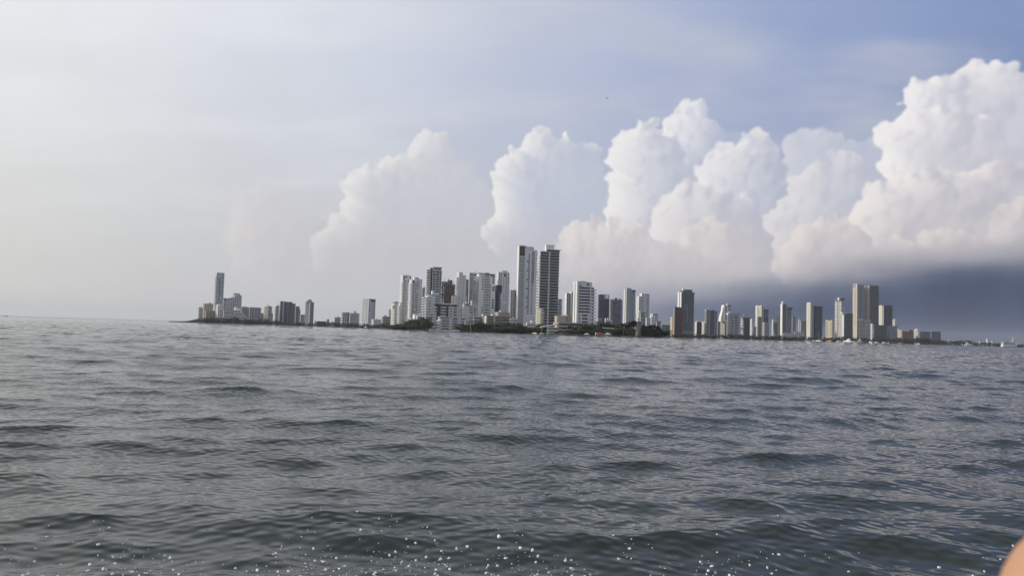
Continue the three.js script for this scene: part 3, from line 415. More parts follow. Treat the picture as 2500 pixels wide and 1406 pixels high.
// the central skyline, left to right
building('apartment_block', 'stepped white balcony block, leftmost of the central cluster', 'building', 1060, [957, 964, 977], 744, null, { wall: 'bright', trim: 'bright' }, (b) => { b.block(null, 969, 744, 'bands', { core: 'mid', ph: 0.46, out: 1.3, sideOut: 1 }); b.block(966, null, 735, 'bands', { core: 'mid', ph: 0.46, z: -6 }); b.roof('dark_room', 'slate', 961.5, 964, 745, 752, 0.1, 0.5); });
building('apartment_block', 'white block with rounded balcony corner below the two white towers', 'building', 1020, [973, 977, 988], 742, 'grid', { wall: 'white2', cols: [[0.6, 0.16], [0.85, 0.12]], wh: 0.4 }, (b) => b.discs('balcony', 'bright', 977, 2, 3.4, 742, 786, 3.1, 1.35));
building('apartment_tower', 'white tower with open crown, left of the two white towers', 'tower', 1070, [978, 983, 1003], 681, 'grid', { wall: 'white', cols: [[0.17, 0.17], [0.34, 0.1], [0.5, 0.08], [0.7, 0.14], [0.9, 0.16]], wh: 0.5, bare: true, lines: false }, (b) => {
  b.front('crown_wall', 'white', 983, 1003, 670, 681, -0.8, 0.3); b.left('crown_wall', 'white', 0, 1, 670, 681, -0.8, 0.2); b.front('crown_opening', 'glass2', 984, 987.5, 672, 676, -0.5, 0.42); b.front('crown_opening', 'glass2', 989, 993, 672, 675, -0.5, 0.42); b.front('crown_opening', 'slate', 1000.5, 1002.5, 671.5, 680, -0.5, 0.42); b.front('crown_opening', 'glass2', 984, 987.5, 677, 680, -0.5, 0.42);
  b.roof('lift_room', 'white', 988, 1000, 668.5, 681, 0.3, 0.8); b.sideStack('balcony', 'bright', 0.05, 0.8, 684, 786, 0, 1.5, 3.1, 1.1, 0.5);
});
building('apartment_tower', 'white tower with zigzag sunlit balconies, right of the two white towers', 'tower', 1040, [999.5, 1005, 1030], 682, 'grid', { wall: 'white', cols: [[0.2, 0.2], [0.42, 0.12], [0.56, 0.12], [0.7, 0.05]], wh: 0.44, panes: 'dark', bare: true }, (b) => {
  b.sideStack('balcony', 'bright', 0, 0.95, 687, 782, 0, 1.7, 3.1, 1.5, 0.6); b.block(1023, 1030.2, 678, 'plain', { z: 0.3 });
  b.roof('penthouse', 'white', 1012, 1024, 676.5, 682, 0.1, 0.7); b.roof('roof_pergola', 'slate', 1014, 1022, 675, 677, 0.05, 0.5); b.front('penthouse_window', 'glass', 1008, 1012, 684, 687.5, -0.2, 0.1);
});
building('apartment_block', 'grey slab tower half hidden behind the white zigzag tower', 'tower', 1180, [1028, 1031, 1042], 702, 'grid', { wall: 'grey', cols: 3, wh: 0.4, panes: 'pale' });
building('house', 'low white terrace house at the foot of the zigzag tower', 'building', 985, [990, 994, 1012], 780, 'grid', { wall: 'white2', cols: 4, wh: 0.5, side: [[0.5, 0.4]] });
building('house', 'low white house with sunlit gable above the mangrove mound', 'building', 990, [1014, 1019, 1036], 770, 'grid', { wall: 'white2', cols: 4, wh: 0.4 }, (b) => b.block(1016, 1024, 765, 'plain', { z: -5, wall: 'bright' }));
building('apartment_tower', 'tall tower with curved white balconies and a dark vertical slot', 'tower', 1000, [1041, 1042.5, 1079], 655, null, { wall: 'white2', trim: 'bright', S: 20, turn: 5 }, (b) => {
  b.block(1043, 1052, 656, 'bands', { core: 'glass2', ph: 0.3, out: 0.8, fh: 3.2, z: -2 }); b.discs('balcony', 'bright', 1046.5, 4, 3.6, 655, 795, 3.25, 1.15);
  b.front('slot', 'char', 1052, 1056.5, 652, 795, -16, -2.5);
  b.block(1056.5, null, 658, 'bands', { core: 'glass2', trim: 'white2', ph: 0.26, out: 1.1, fh: 3.2, infill: 5, panes: 'mix', piers: [[0, 0.05], [0.36, 0.4], [0.72, 0.76], [0.95, 1]] });
  b.front('penthouse', 'cool', 1057.5, 1078, 649.5, 656, -14, -0.8); b.front('penthouse_glass', 'glass2', 1059, 1077, 651.5, 654, -2, -0.6); b.front('roof_overhang', 'white2', 1056, 1079.5, 648.2, 649.4, -15, 0.6); b.roof('stair_head', 'char', 1051.5, 1055, 650, 656, 0.2, 0.6);
});
building('apartment_block', 'white block with rounded sunlit balconies before the curved tower', 'building', 945, [1038, 1045, 1074], 719, 'plain', { wall: 'white2', bare: true }, (b) => {
  b.discs('balcony', 'bright', 1042, 3, 4.2, 720, 796, 3.2, 1.5); b.discs('balcony', 'bright', 1049.5, 0.6, 3.2, 724, 796, 3.2, 1.4); b.front('balcony_recess', 'beige', 1043, 1052.5, 722, 794, -1, 0.12);
  for (let k = 0; k < 8; k++) { const y = 715 + k * 6.1; b.front('window', k % 3 ? 'glass' : 'glass2', 1063, 1073.3, y + 3.4, y + 6.2, -0.3, 0.1); }
  for (let k = 0; k < 6; k++) b.front('window', 'slate', 1053, 1060, 765 + k * 5, 767 + k * 5, -0.3, 0.1);
  b.roof('stair_tower', 'bright', 1055, 1060, 707, 719, 0, 0.4); b.roof('roof_room', 'white2', 1060, 1073, 710, 719, 0.1, 0.6); b.front('roof_sign_wall', 'bright', 1044, 1053, 717, 723, -0.5, 0.5); b.front('dark_eave', 'slate', 1046, 1061, 716, 717.4, -4, 0.2);
});
building('unfinished_tower', 'brown concrete tower still under construction with poles on top', 'tower', 1090, [1074, 1077, 1118], 690, 'skeleton', { wall: 'concrete', fh: 3.4, bays: 8, bare: true }, (b) => {
  b.block(1078, 1099, 685.5, 'skeleton', { base: 691, fh: 3.2, bays: 4 }); b.front('roof_beam', 'concrete', 1078, 1113, 684.6, 685.6, -1, 0);
  for (const [x, y] of [[1087, 674], [1095, 675.5], [1103.5, 681], [1097, 679]]) b.mast(x, y, 690, 0.4, 0.5);
  b.roof('formwork', 'brown', 1098, 1105, 680, 690, 0.2, 0.5); b.roof('formwork', 'concrete', 1094, 1097, 679, 690, 0.3, 0.6);
  for (let k = 0; k < 9; k++) if (k % 2) b.front('safety_net', 'curtain', 1112 + (k % 3), 1117.6, 700 + k * 5, 702.6 + k * 5, 0, 0.3);
});
building('apartment_tower', 'slim white tower with blank wall and jagged sunlit balconies', 'tower', 1020, [1115.5, 1120.5, 1138.5], 668, 'plain', { wall: 'white2', bare: true }, (b) => {
  b.block(1121, 1130, 661, 'plain', { base: 669, S: 9 }); b.sideStack('balcony', 'bright', 0.02, 0.98, 672, 722, 0, 2.2, 3.1, 1.6, 0.7);
  b.front('small_window', 'glass2', 1131.5, 1132.5, 676, 678, -0.2, 0.08); b.front('small_window', 'glass2', 1131.5, 1132.5, 707, 709, -0.2, 0.08);
  b.block(1112, 1139, 721, 'grid', { z: 3, S: 12, cols: [[0.3, 0.07], [0.52, 0.07]], wh: 0.35, wall: 'white2', fh: 3.4 }); b.front('fin_wall', 'bright', 1109, 1112, 720, 740, -6, 3);
});
building('apartment_block', 'dark maroon block with white bands and rounded white balconies', 'building', 950, [1059, 1066, 1117], 741, 'bands', { wall: 'white2', trim: 'white2', core: 'maroon', ph: 0.5, fh: 3.4, out: 0.5, bare: true, infill: 6, panes: 'deep' }, (b) => {
  b.front('dark_bay', 'maroon', 1066, 1075, 741.5, 796, -1, 1.1); b.front('dark_bay', 'maroon', 1090, 1094.5, 741.5, 770, -1, 1.1); b.front('wall_panel', 'white2', 1094.5, 1107, 744, 771, -1, 0.9);
  for (let k = 0; k < 4; k++) b.front('window', 'shade', 1098, 1103, 748 + k * 6.4, 750.5 + k * 6.4, -0.3, 1.0);
  b.discs('balcony', 'bright', 1062.5, 2, 3.6, 743, 797, 3.4, 1.5); b.front('roof_overhang', 'slate', 1060, 1118, 739.6, 741.2, -14, 1.6);
  for (const [p, q] of [[1078, 1084], [1087, 1098], [1100, 1112]]) b.roof('roof_room', 'white2', p, q, 736.5, 740, 0.2, 0.7);
});
building('apartment_block', 'white terraced seafront block with curved left balconies', 'building', 905, [1069, 1075, 1136], 772, 'bands', { wall: 'white2', trim: 'white2', core: 'slate', ph: 0.55, fh: 3.2, out: 0.6, bare: true, infill: 9, panes: 'deep' }, (b) => {
  b.discs('balcony', 'bright', 1073, 1.5, 3, 776, 801, 3.2, 1.5); b.front('wall_panel', 'white2', 1097, 1104, 773, 802, -1, 0.9); b.front('wall_panel', 'white2', 1118, 1124, 773, 802, -1, 0.9); b.front('corner_wall', 'bright', 1133.5, 1136.5, 779, 788, -2, 1.5);
  b.roof('roof_parapet', 'bright', 1072, 1077, 770, 772, 0, 0.3);
});
building('apartment_block', 'grey slab edge behind the blank white slim tower', 'tower', 1075, [1138, 1138.5, 1144.5], 681, 'grid', { wall: 'mid', cols: 1, wh: 0.3, bare: true, S: 12 });
building('apartment_tower', 'grey white banded tower between the slim and the wide white towers', 'tower', 1110, [1144.5, 1146, 1172], 664, 'bands', { wall: 'cool', trim: 'cool', core: 'mid', ph: 0.5, infill: 3, panes: 'pale', piers: [[0, 0.08], [0.34, 0.38], [0.9, 1]], bare: true }, (b) => { b.roof('roof_wall', 'cool', 1147, 1160, 662.5, 664, 0, 1); b.roof('roof_room', 'grey', 1158, 1166, 660.5, 664); });
building('apartment_block', 'low white block with round sunlit corner and hooded roof', 'building', 965, [1131, 1135, 1166], 743, 'grid', { wall: 'white2', cols: [[0.4, 0.12], [0.55, 0.1], [0.8, 0.22]], wh: 0.45, bare: true }, (b) => {
  b.discs('balcony', 'bright', 1134, 1.5, 2.6, 741, 772, 3.1, 2.2); b.front('hood', 'slate', 1135, 1145, 738.5, 741, -4, 1.4); b.roof('fin_wall', 'bright', 1150.5, 1153.5, 730, 743, 0, 0.4); b.roof('fin_wall', 'bright', 1132, 1134, 737, 743, 0, 0.3); b.roof('roof_room', 'white2', 1138, 1143, 734, 743, 0.2, 0.6);
  b.stack('balcony', 'white2', 1156, 1166, 744, 772, 0, 1.6, 3.1, 1.2);
});
building('apartment_tower', 'wide white tower with serrated left balconies and central windows', 'tower', 1005, [1164, 1170, 1209], 666, 'plain', { wall: 'white', bare: true }, (b) => {
  b.sideStack('balcony', 'bright', 0, 0.95, 668, 769, 0, 3.6, 3.15, 0.55, 0.8); b.sideStack('balcony_recess', 'mid', 0.1, 0.9, 668, 769, -0.3, 0.1, 3.15, 1.6);
  const n = 16, s = (769 - 669) / n;
  for (let k = 0; k < n; k++) {
    const y = 669 + k * s, pal = k > 9 && k < 13 ? 'pale' : 'glass2';
    b.front('window', pal, 1184, 1188.5, y + 1.8, y + 4.4, -0.3, 0.1); b.front('window', k % 2 ? 'glass' : pal, 1189, 1194.5, y + 1.8, y + 4.4, -0.3, 0.1); b.front('balcony', 'white', 1183.5, 1195, y + 4.4, y + 5.6, 0, 0.9);
    if (k < 6 || k > 11) b.front('window', 'glass', 1178.2, 1180, y + 1, y + 5, -0.3, 0.08);
    if (k > 2) b.front('window', 'glass2', 1197, 1198.7, y + 1.2, y + 5, -0.3, 0.08);
    if (![3, 6, 7, 8, 13, 14, 15].includes(k)) b.front('window', k % 3 ? 'glass' : 'blue', 1203, 1207.6, y + 0.8, y + 5, -0.3, 0.1);
  }
  b.front('groove', 'slate', 1181.3, 1182, 672, 769, -0.3, 0.06); b.front('groove', 'slate', 1195.8, 1196.4, 672, 769, -0.3, 0.06);
  b.front('penthouse', 'cool', 1171, 1183, 663, 666, -12, -1); b.front('penthouse', 'cool', 1183, 1195, 660.5, 666, -12, 0.2); b.front('penthouse_window', 'glass2', 1184.5, 1194.5, 664, 668, -0.3, 0.3); b.front('penthouse_window', 'glass', 1197, 1208, 664.5, 669, -0.3, 0.14); b.front('roof_slab', 'white', 1194, 1211, 663.4, 664.4, -13, 1.4); b.front('roof_slab', 'bright', 1167, 1184, 662.4, 663.2, -14, 1);
});
building('apartment_tower', 'dark charcoal tower squeezed beside the wide white tower', 'tower', 1060, [1208, 1210, 1221], 697, 'bands', { wall: 'char', trim: 'char', core: 'glass', ph: 0.35, out: 0.9, bare: true }, (b) => { b.front('net_wrap', 'char', 1211, 1225, 693, 711, -8, 1.2); b.front('dark_wall', 'slate', 1216, 1221.5, 711, 766, -1, 0.9); });
building('apartment_tower', 'white tower with rows of small windows and sunlit left edge', 'tower', 1115, [1213.5, 1217, 1244], 662, 'grid', { wall: 'white', cols: [[0.1, 0.13], [0.27, 0.13], [0.5, 0.08], [0.72, 0.12], [0.92, 0.1]], wh: 0.42, bare: true, fh: 3.2 }, (b) => { b.roof('lift_room', 'white2', 1227, 1239, 658, 662, 0, 0.6); b.roof('roof_slab', 'mid', 1226.5, 1239.5, 657.2, 658, -0.05, 0.65); b.stack('balcony', 'white', 1240.5, 1245, 668, 757, 0, 1.2, 3.2, 1.1); b.front('dark_opening', 'glass', 1231, 1235.5, 664.5, 671, -0.4, 0.1); });
building('apartment_block', 'narrow white balcony block left of the tallest tower', 'building', 1010, [1246, 1252.5, 1262], 706, 'bands', { wall: 'white2', trim: 'white2', core: 'slate', ph: 0.4, out: 0.5, sideOut: 1.8, turn: 36, bare: true, piers: [[0, 0.38, 'sand', 0.4]] }, (b) => { b.roof('lift_room', 'bright', 1256, 1261, 703.5, 706); b.front('dark_opening', 'char', 1258, 1262, 713, 721, -0.5, 0.7); });
building('apartment_block', 'brown beige three storey block behind the seafront trees', 'building', 925, [1184, 1187.5, 1246], 768, 'bands', { wall: 'beige', trim: 'beige', core: 'umber', ph: 0.55, out: 0.6, bare: true, S: 14 }, (b) => {
  b.block(1217, 1245.5, 757, 'plain', { wall: 'beige', z: -1, S: 11 }); b.front('window', 'umber', 1229, 1237, 774, 776.5, -0.3, 0.75); b.front('stair_wall', 'bright', 1185, 1188.5, 767, 788, -2, 1.6); b.front('stair_wall', 'bright', 1206, 1207.5, 767, 783, -1, 1.4); b.roof('dome_tank', 'bright', 1203, 1206, 763, 768, 0.2, 0.5, DISC); b.roof('dome_tank', 'bright', 1180.5, 1183, 764, 768, 0.2, 0.5, DISC); b.tank(1226, 1.5, 2, 'white', 0.4, 757);
});
building('house', 'low white house between the terraced block and the brown block', 'building', 935, [1155, 1157, 1184], 771, 'bands', { wall: 'sand', trim: 'sand', core: 'slate', ph: 0.6, bare: true, S: 12 });
building('house', 'small white house with sunlit steps below the narrow balcony block', 'building', 930, [1243, 1247, 1264], 776, 'grid', { wall: 'white2', cols: 4, wh: 0.4, side: [[0.5, 0.3]], bare: true }, (b) => { b.roof('gable', 'bright', 1252, 1255, 770, 776, 0, 0.4); b.roof('tile_roof', 'beige', 1257, 1264, 772, 776, 0, 1, HIP); });
building('apartment_tower', 'tallest white tower with brown recessed balconies down its left part', 'tower', 985, [1264, 1267.5, 1312], 606, null, { wall: 'white', trim: 'white', S: 18, turn: 7 }, (b) => {
  b.front('wall', 'white', 1267.5, 1282.5, 618.5, 800, -18, -2.4); b.front('crown_wall', 'umber', 1268.5, 1282, 597, 618.5, -14, -1.2); b.front('edge_fin', 'bright', 1267.2, 1269, 594.8, 800, -17, 0.2); b.front('crown_cap', 'white', 1267.3, 1283, 594.4, 596.8, -15, 0.1);
  const n = 31, s = (790 - 618.5) / n;
  for (let k = 0; k < n; k++) { const y = 618.5 + k * s; b.front('balcony', 'white', 1269, 1283.5 + (k % 2) * 0.4, y + s * 0.45, y + s, -3, 0.4); b.front('window', ['umber', 'glass', 'umber', 'glass2', 'shade'][(k * 7) % 5], 1269.4, 1282, y, y + s * 0.45, -2.8, -2.2); }
  b.front('wall', 'white', 1282.5, 1312, 606, 800, -18, 0);
  for (let k = 0; k < n; k++) {
    const y = 609 + k * 5.55; if (k > 27) break;
    if (k !== 0) b.front('window', 'glass2', 1291 - (k % 4 === 0 ? 3.5 : 0), 1295, y + 1.2, y + 4.2, -0.3, 0.1);
    b.front('window', k % 5 === 2 ? 'blue' : 'glass', 1299, k < 14 ? 1306 : 1304, y + 1.3, y + (k < 14 ? 4.2 : 3.3), -0.3, 0.1);
    if (k % 3 === 1 && k > 2) b.front('window', 'glass2', 1287, 1288.6, y + 1.4, y + 3.6, -0.3, 0.08);
    if (k < 9) b.front('balcony', 'white', 1309, 1313.6, y + 2.6, y + 4.6, -4, 0.9);
  }
  b.roof('roof_box', 'cool', 1282, 1301, 597, 607, 0.05, 0.6); b.roof('roof_frame', 'slate', 1300.5, 1302.5, 597, 606, 0.1, 0.5); b.roof('roof_frame', 'grey', 1302.5, 1304, 599, 606, 0.1, 0.5); b.front('parapet', 'white', 1282.5, 1312.6, 605.2, 606, -18, 0.3); b.roof('roof_vent', 'bright', 1285, 1288, 594.5, 597, 0.2, 0.4);
});
building('apartment_tower', 'slender white tower glimpsed between the two tallest towers', 'tower', 1080, [1304, 1309, 1317], 657, 'grid', { wall: 'cool', cols: [[0.5, 0.4, 0.2]], wh: 0.3, turn: 40, bare: true }, (b) => b.left('corner_pier', 'bright', 0, 0.3, 655, 800, -0.3, 0.4));
building('apartment_tower', 'tall teal glass tower with white floor bands and a roof cube', 'tower', 905, [1316, 1322, 1367], 611, 'bands', { wall: 'white', trim: 'white2', core: 'teal', ph: 0.17, fh: 3.25, out: 0.8, infill: 7, panes: 'teal', bare: true, sideOut: 1.4, piers: [[0.4, 0.47, 'white2', 1.2]] }, (b) => {
  b.sideStack('balcony', 'white', 0.02, 0.98, 618, 796, 0.3, 2.1, 3.25, 1.3, 0.6); b.left('side_wall', 'white', 0.3, 0.7, 612, 800, -0.2, 0.5);
  b.roof('roof_cube', 'bright', 1334, 1354, 592.5, 611, 0.1, 0.65); b.front('penthouse_glass', 'glass2', 1337, 1367, 605, 611, -9, -0.6); b.front('roof_overhang', 'white', 1335, 1369.5, 603.6, 605, -11, 1.6); b.roof('roof_step', 'white', 1323, 1337, 608.5, 611, 0.1, 0.8);
  for (let k = 0; k < 27; k++) b.front('slit_window', 'glass', 1341.4, 1342.6, 618.5 + k * 6.7, 621.5 + k * 6.7, -0.2, 1.3);
});
building('apartment_block', 'cream sunlit block at the left foot of the teal tower', 'building', 880, [1309, 1320, 1327], 752, 'grid', { wall: 'cream', cols: 2, wh: 0.45, turn: 50, side: [[0.25, 0.14], [0.6, 0.14]], bare: true }, (b) => b.stack('balcony', 'cream', 1321, 1328, 755, 790, 0, 1.3, 3.1, 1.2));
building('apartment_block', 'grey banded block peeping out right of the teal tower', 'tower', 1120, [1362, 1363, 1373], 730, 'bands', { trim: 'cool', core: 'slate', ph: 0.45, infill: 2, bare: true });
building('house', 'beige flat roofed house right of the teal tower', 'building', 880, [1363, 1366, 1396], 771, 'grid', { wall: 'sand', cols: [[0.6, 0.1], [0.85, 0.06]], wh: 0.4, bare: true, S: 14 }, (b) => { b.block(1386, 1396, 765, 'plain', { wall: 'beige', z: -2 }); for (const x of [1371, 1376, 1380]) b.tank(x, 0.8, 1.6, x > 1375 ? 'white' : 'mid', 0.4, 771); });
building('apartment_tower', 'pale vertically striped tower behind the white terrace tower', 'tower', 1180, [1380, 1384, 1402], 716, 'frame', { wall: 'cool', trim: 'grey', core: 'slate', bays: 4, pw: 0.7, ph: 0.2, bare: true, sideWall: 'bright' }, (b) => { b.block(1394, 1402.5, 713, 'bands', { z: 3, S: 8, trim: 'cream', core: 'beige', ph: 0.4, wall: 'sand' }); });
building('apartment_tower', 'broad white tower with thick balcony bands above the seafront trees', 'tower', 855, [1403, 1412.5, 1447], 699, 'bands', { wall: 'white2', trim: 'white2', core: 'glass', ph: 0.46, fh: 3.35, out: 0.9, infill: 4, bare: true, piers: [[0.84, 0.9, 'white2', 0.7]] }, (b) => {
  b.left('side_wall', 'white', -0.02, 0.42, 686, 792, -0.5, 1.6); b.left('side_wall', 'white', 0.62, 1.0, 686, 792, -0.5, 1.5); for (let k = 0; k < 11; k++) b.left('side_window', 'glass', 0.42, 0.62, 694 + k * 7.6, 698 + k * 7.6, -0.4, 1.0);
  b.stack('balcony', 'white', 1443, 1455, 700, 792, -9, 1.6, 3.35, 1.5, 0.3); b.front('balcony_glazing', 'glass', 1446, 1452.5, 700, 792, -9, -1.2); b.front('wall', 'white2', 1412.5, 1446, 687, 699, -12, -0.3); b.front('roof_opening', 'glass2', 1433.5, 1439, 690.5, 695, -0.6, -0.1); b.front('penthouse_window', 'glass', 1413.5, 1421.5, 695.5, 699.5, -0.6, -0.1); b.front('parapet', 'white', 1412, 1434, 685.4, 687, -12, 0);
  b.front('wall_panel', 'white2', 1413, 1441, 764, 792, -1, 1.1); for (const [p, q] of [[1415, 1417.5], [1422, 1436]]) for (const y of [767, 775, 783]) b.front('window', 'glass', p, q, y, y + 4, -0.2, 1.2); b.mast(1426, 683.5, 687, 0.3, 0.6);
});

// right of the centre
building('office_tower', 'dark grey tower wrapped in netting with open frame crown', 'tower', 1300, [1460, 1462, 1488], 731, 'frame', { wall: 'slate', trim: 'slate', core: 'char', bays: 8, pw: 0.5, ph: 0.22, bare: true }, (b) => { b.block(1462, 1467.5, 720, 'plain', { base: 731, wall: 'slate' }); for (const y of [719.5, 724, 728]) b.front('crown_beam', 'mid', 1467, 1488, y, y + 1, -10, 0); for (const x of [1470, 1479, 1486.5]) b.front('crown_column', 'slate', x, x + 1, 720, 731, -1.5, -0.2); b.front('crown_wall', 'slate', 1470, 1479, 720, 731, -7, -5); b.left('edge_wall', 'grey', 0, 0.2, 731, 790, -0.2, 0.3); });
building('office_tower', 'dark grey gridded tower with round plant room on top', 'tower', 1290, [1490, 1492, 1520], 734, 'grid', { wall: 'slate', cols: 8, wh: 0.5, panes: 'pale', bare: true }, (b) => { b.roof('plant_room', 'slate', 1501, 1508.5, 728.5, 734, 0.1, 0.6, DISC); b.roof('plant_tank', 'slate', 1511, 1517.5, 730, 734, 0.1, 0.6, DISC); b.front('frame_pier', 'mid', 1492, 1496, 733, 790, 0, 0.4); b.front('frame_pier', 'mid', 1516, 1520, 733, 790, 0, 0.4); b.roof('roof_step', 'slate', 1493, 1501, 732, 734); b.tank(1500, 1, 2.6, 'white', 0.1); b.tank(1511, 1.1, 2.4, 'white', 0.1); });
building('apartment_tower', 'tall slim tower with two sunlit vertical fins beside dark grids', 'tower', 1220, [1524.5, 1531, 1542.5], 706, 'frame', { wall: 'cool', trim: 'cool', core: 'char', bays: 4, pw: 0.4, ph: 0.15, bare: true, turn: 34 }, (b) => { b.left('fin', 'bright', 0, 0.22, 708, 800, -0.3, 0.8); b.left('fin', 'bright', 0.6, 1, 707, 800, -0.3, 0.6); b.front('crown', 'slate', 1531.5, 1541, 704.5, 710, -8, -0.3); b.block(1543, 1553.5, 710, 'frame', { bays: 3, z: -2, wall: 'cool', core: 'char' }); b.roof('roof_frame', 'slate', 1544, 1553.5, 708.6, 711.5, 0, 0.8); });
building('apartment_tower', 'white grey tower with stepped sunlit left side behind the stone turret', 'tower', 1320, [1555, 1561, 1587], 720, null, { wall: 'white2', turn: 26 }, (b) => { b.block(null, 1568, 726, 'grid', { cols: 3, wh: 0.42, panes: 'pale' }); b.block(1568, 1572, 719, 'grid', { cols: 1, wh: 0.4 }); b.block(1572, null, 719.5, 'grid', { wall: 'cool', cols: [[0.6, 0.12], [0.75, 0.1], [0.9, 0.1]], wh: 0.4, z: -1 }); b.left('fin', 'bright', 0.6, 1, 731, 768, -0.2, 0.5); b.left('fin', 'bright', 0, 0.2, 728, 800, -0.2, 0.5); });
building('apartment_block', 'small dark block with white bands right of the stone turret', 'building', 1080, [1562, 1565, 1577], 764, 'bands', { wall: 'cool', trim: 'cool', core: 'slate', ph: 0.38, bare: true, infill: 2 }, (b) => b.roof('fin_wall', 'bright', 1561, 1562.5, 760, 764, 0, 0.3));
building('apartment_block', 'small white gridded block, second right of the stone turret', 'building', 1085, [1577.5, 1579.5, 1589], 779, 'grid', { wall: 'white2', cols: 3, wh: 0.42, bare: true });
building('apartment_block', 'white cubic block with flat dark roof behind the palms', 'building', 1100, [1588, 1594, 1607], 769, 'grid', { wall: 'white2', cols: 3, wh: 0.45, bare: true, side: [[0.4, 0.2]] }, (b) => { b.roof('roof_slab', 'mid', 1594, 1607.5, 767.5, 769, -0.05, 1); b.block(1588, 1600, 776, 'grid', { z: 4, S: 5, cols: 3, wall: 'bright' }); });
building('house', 'grey house with dark roof box at the right end of palms', 'building', 1060, [1602, 1604, 1614], 787, 'grid', { wall: 'grey', cols: 3, wh: 0.4, bare: true }, (b) => b.roof('roof_box', 'slate', 1605, 1614, 785.5, 788, -0.02, 0.8));
building('apartment_block', 'low grey banded block left of the brown tower', 'building', 1260, [1615, 1616.5, 1637], 796, 'bands', { wall: 'grey', trim: 'grey', core: 'char', ph: 0.42, bare: true, piers: [[0.24, 0.28, 'grey', 0.8]] }, (b) => b.mast(1624, 791, 796, 0.4, 0.8));
building('apartment_tower', 'narrow orange sunlit tower behind the brown tower', 'tower', 1420, [1637, 1645, 1648], 778, 'grid', { wall: 'yellow', cols: 1, turn: 50, bare: true, side: [[0.4, 0.12]] }, (b) => b.left('warm_lit_strip', 'rust', 0, 0.3, 776, 826, -0.2, 0.4));  // orange paint on the strip stands for warm sunlight
building('office_tower', 'brown brick office tower with dark window bands', 'tower', 1330, [1645.6, 1648, 1668], 754, 'bands', { wall: 'brown', trim: 'brown', core: 'char', ph: 0.5, out: 0.35, bare: true, sideWall: 'grey' }, (b) => b.roof('crown_wall', 'brown', 1648, 1662, 752, 754, 0, 0.8));
building('office_tower', 'dark blue glass office tower with sunlit white left fins', 'tower', 1400, [1656, 1665, 1696], 717, 'bands', { wall: 'mid', trim: 'mid', core: 'blue', ph: 0.28, out: 0.3, fh: 3.6, bare: true, infill: 5, panes: 'dark' }, (b) => {
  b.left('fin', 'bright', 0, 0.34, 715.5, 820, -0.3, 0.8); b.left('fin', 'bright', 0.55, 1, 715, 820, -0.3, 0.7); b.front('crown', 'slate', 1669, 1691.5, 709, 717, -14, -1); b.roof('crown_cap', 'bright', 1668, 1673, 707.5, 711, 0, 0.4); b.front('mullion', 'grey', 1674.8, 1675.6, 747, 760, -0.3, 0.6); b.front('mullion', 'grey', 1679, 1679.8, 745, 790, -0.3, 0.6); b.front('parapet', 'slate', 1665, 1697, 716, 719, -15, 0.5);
  for (let k = 0; k < 7; k++) b.front('podium_column', 'grey', 1669 + k * 3.6, 1670.6 + k * 3.6, 811, 818, -0.5, 1.2);
});
building('apartment_block', 'small dark flat block with sunlit edge right of the glass office', 'building', 1500, [1698, 1702, 1714], 789, 'plain', { wall: 'char', bare: true }, (b) => { b.left('sun_toned_wall', 'cream', 0, 1, 788, 822, -0.1, 0.4); b.roof('spire', 'bright', 1703, 1705, 786, 789, 0, 0.2); });  // cream side wall: its sunlit look is put into the paint
building('apartment_block', 'cream sunlit balcony block left of the dark glass grid tower', 'building', 1540, [1713, 1721, 1724], 789, 'grid', { wall: 'cream', cols: 1, turn: 58, bare: true }, (b) => b.sideStack('balcony', 'bright', 0, 1, 792, 820, 0, 1, 3.2, 1.2));
building('apartment_tower', 'dark glass and white grid tower with twin white corner posts', 'tower', 1500, [1723, 1726, 1752], 762, 'frame', { wall: 'grey', trim: 'grey', core: 'char', bays: 5, pw: 0.5, ph: 0.2, bare: true }, (b) => { b.block(1724, 1733, 759, 'frame', { z: 1.5, S: 8, wall: 'cool', bays: 1, pw: 0.8 }); b.front('dark_glass', 'blue', 1735, 1744, 761, 818, -1, 0.6); b.roof('corner_post', 'bright', 1723.5, 1725.5, 758, 763, 0, 0.2); b.roof('corner_post', 'bright', 1728.5, 1730.5, 756.5, 763, 0, 0.2); b.roof('plant_room', 'slate', 1740, 1746, 759, 762); });
building('apartment_block', 'low grey block between the grid tower and sail shaped tower', 'building', 1580, [1752, 1753, 1760], 788, 'grid', { wall: 'mid', cols: 3, wh: 0.45, panes: 'pale', bare: true });
building('apartment_tower', 'white sail shaped tower with curved sunlit edge', 'tower', 1600, [1776, 1777.5, 1785], 749, 'plain', { wall: 'grey', bare: true, S: 14 }, (b) => {
  const s = new THREE.Shape(), L = (x, y) => [b.U(x, y), b.Y(y)];
  s.moveTo(...L(1778, 822)); s.lineTo(...L(1761, 822)); s.lineTo(...L(1761.2, 787)); s.bezierCurveTo(...L(1762, 768), ...L(1767, 770), ...L(1768, 752)); s.lineTo(...L(1769, 748)); s.lineTo(...L(1777.5, 747)); s.lineTo(...L(1778, 822));
  const g = new THREE.ExtrudeGeometry(s, { depth: 12, bevelEnabled: false, curveSegments: 16 }), m = new THREE.Mesh(g, M.bright); m.name = 'curved_wing'; m.position.z = -13; b.G.add(m);
  b.front('post', 'bright', 1775.5, 1778, 744.5, 822, -3, 0.6); b.front('crown', 'slate', 1778, 1787, 748, 750, -9, 0.8); b.front('dark_slot', 'slate', 1772.5, 1775, 750, 786, -0.9, -0.6);
  for (let k = 0; k < 14; k++) b.front('window', 'glass2', 1766 - Math.min(3, k * 0.35), 1768.6 - Math.min(3, k * 0.35), 756 + k * 2.4, 757.2 + k * 2.4, -1.3, -0.85);
});
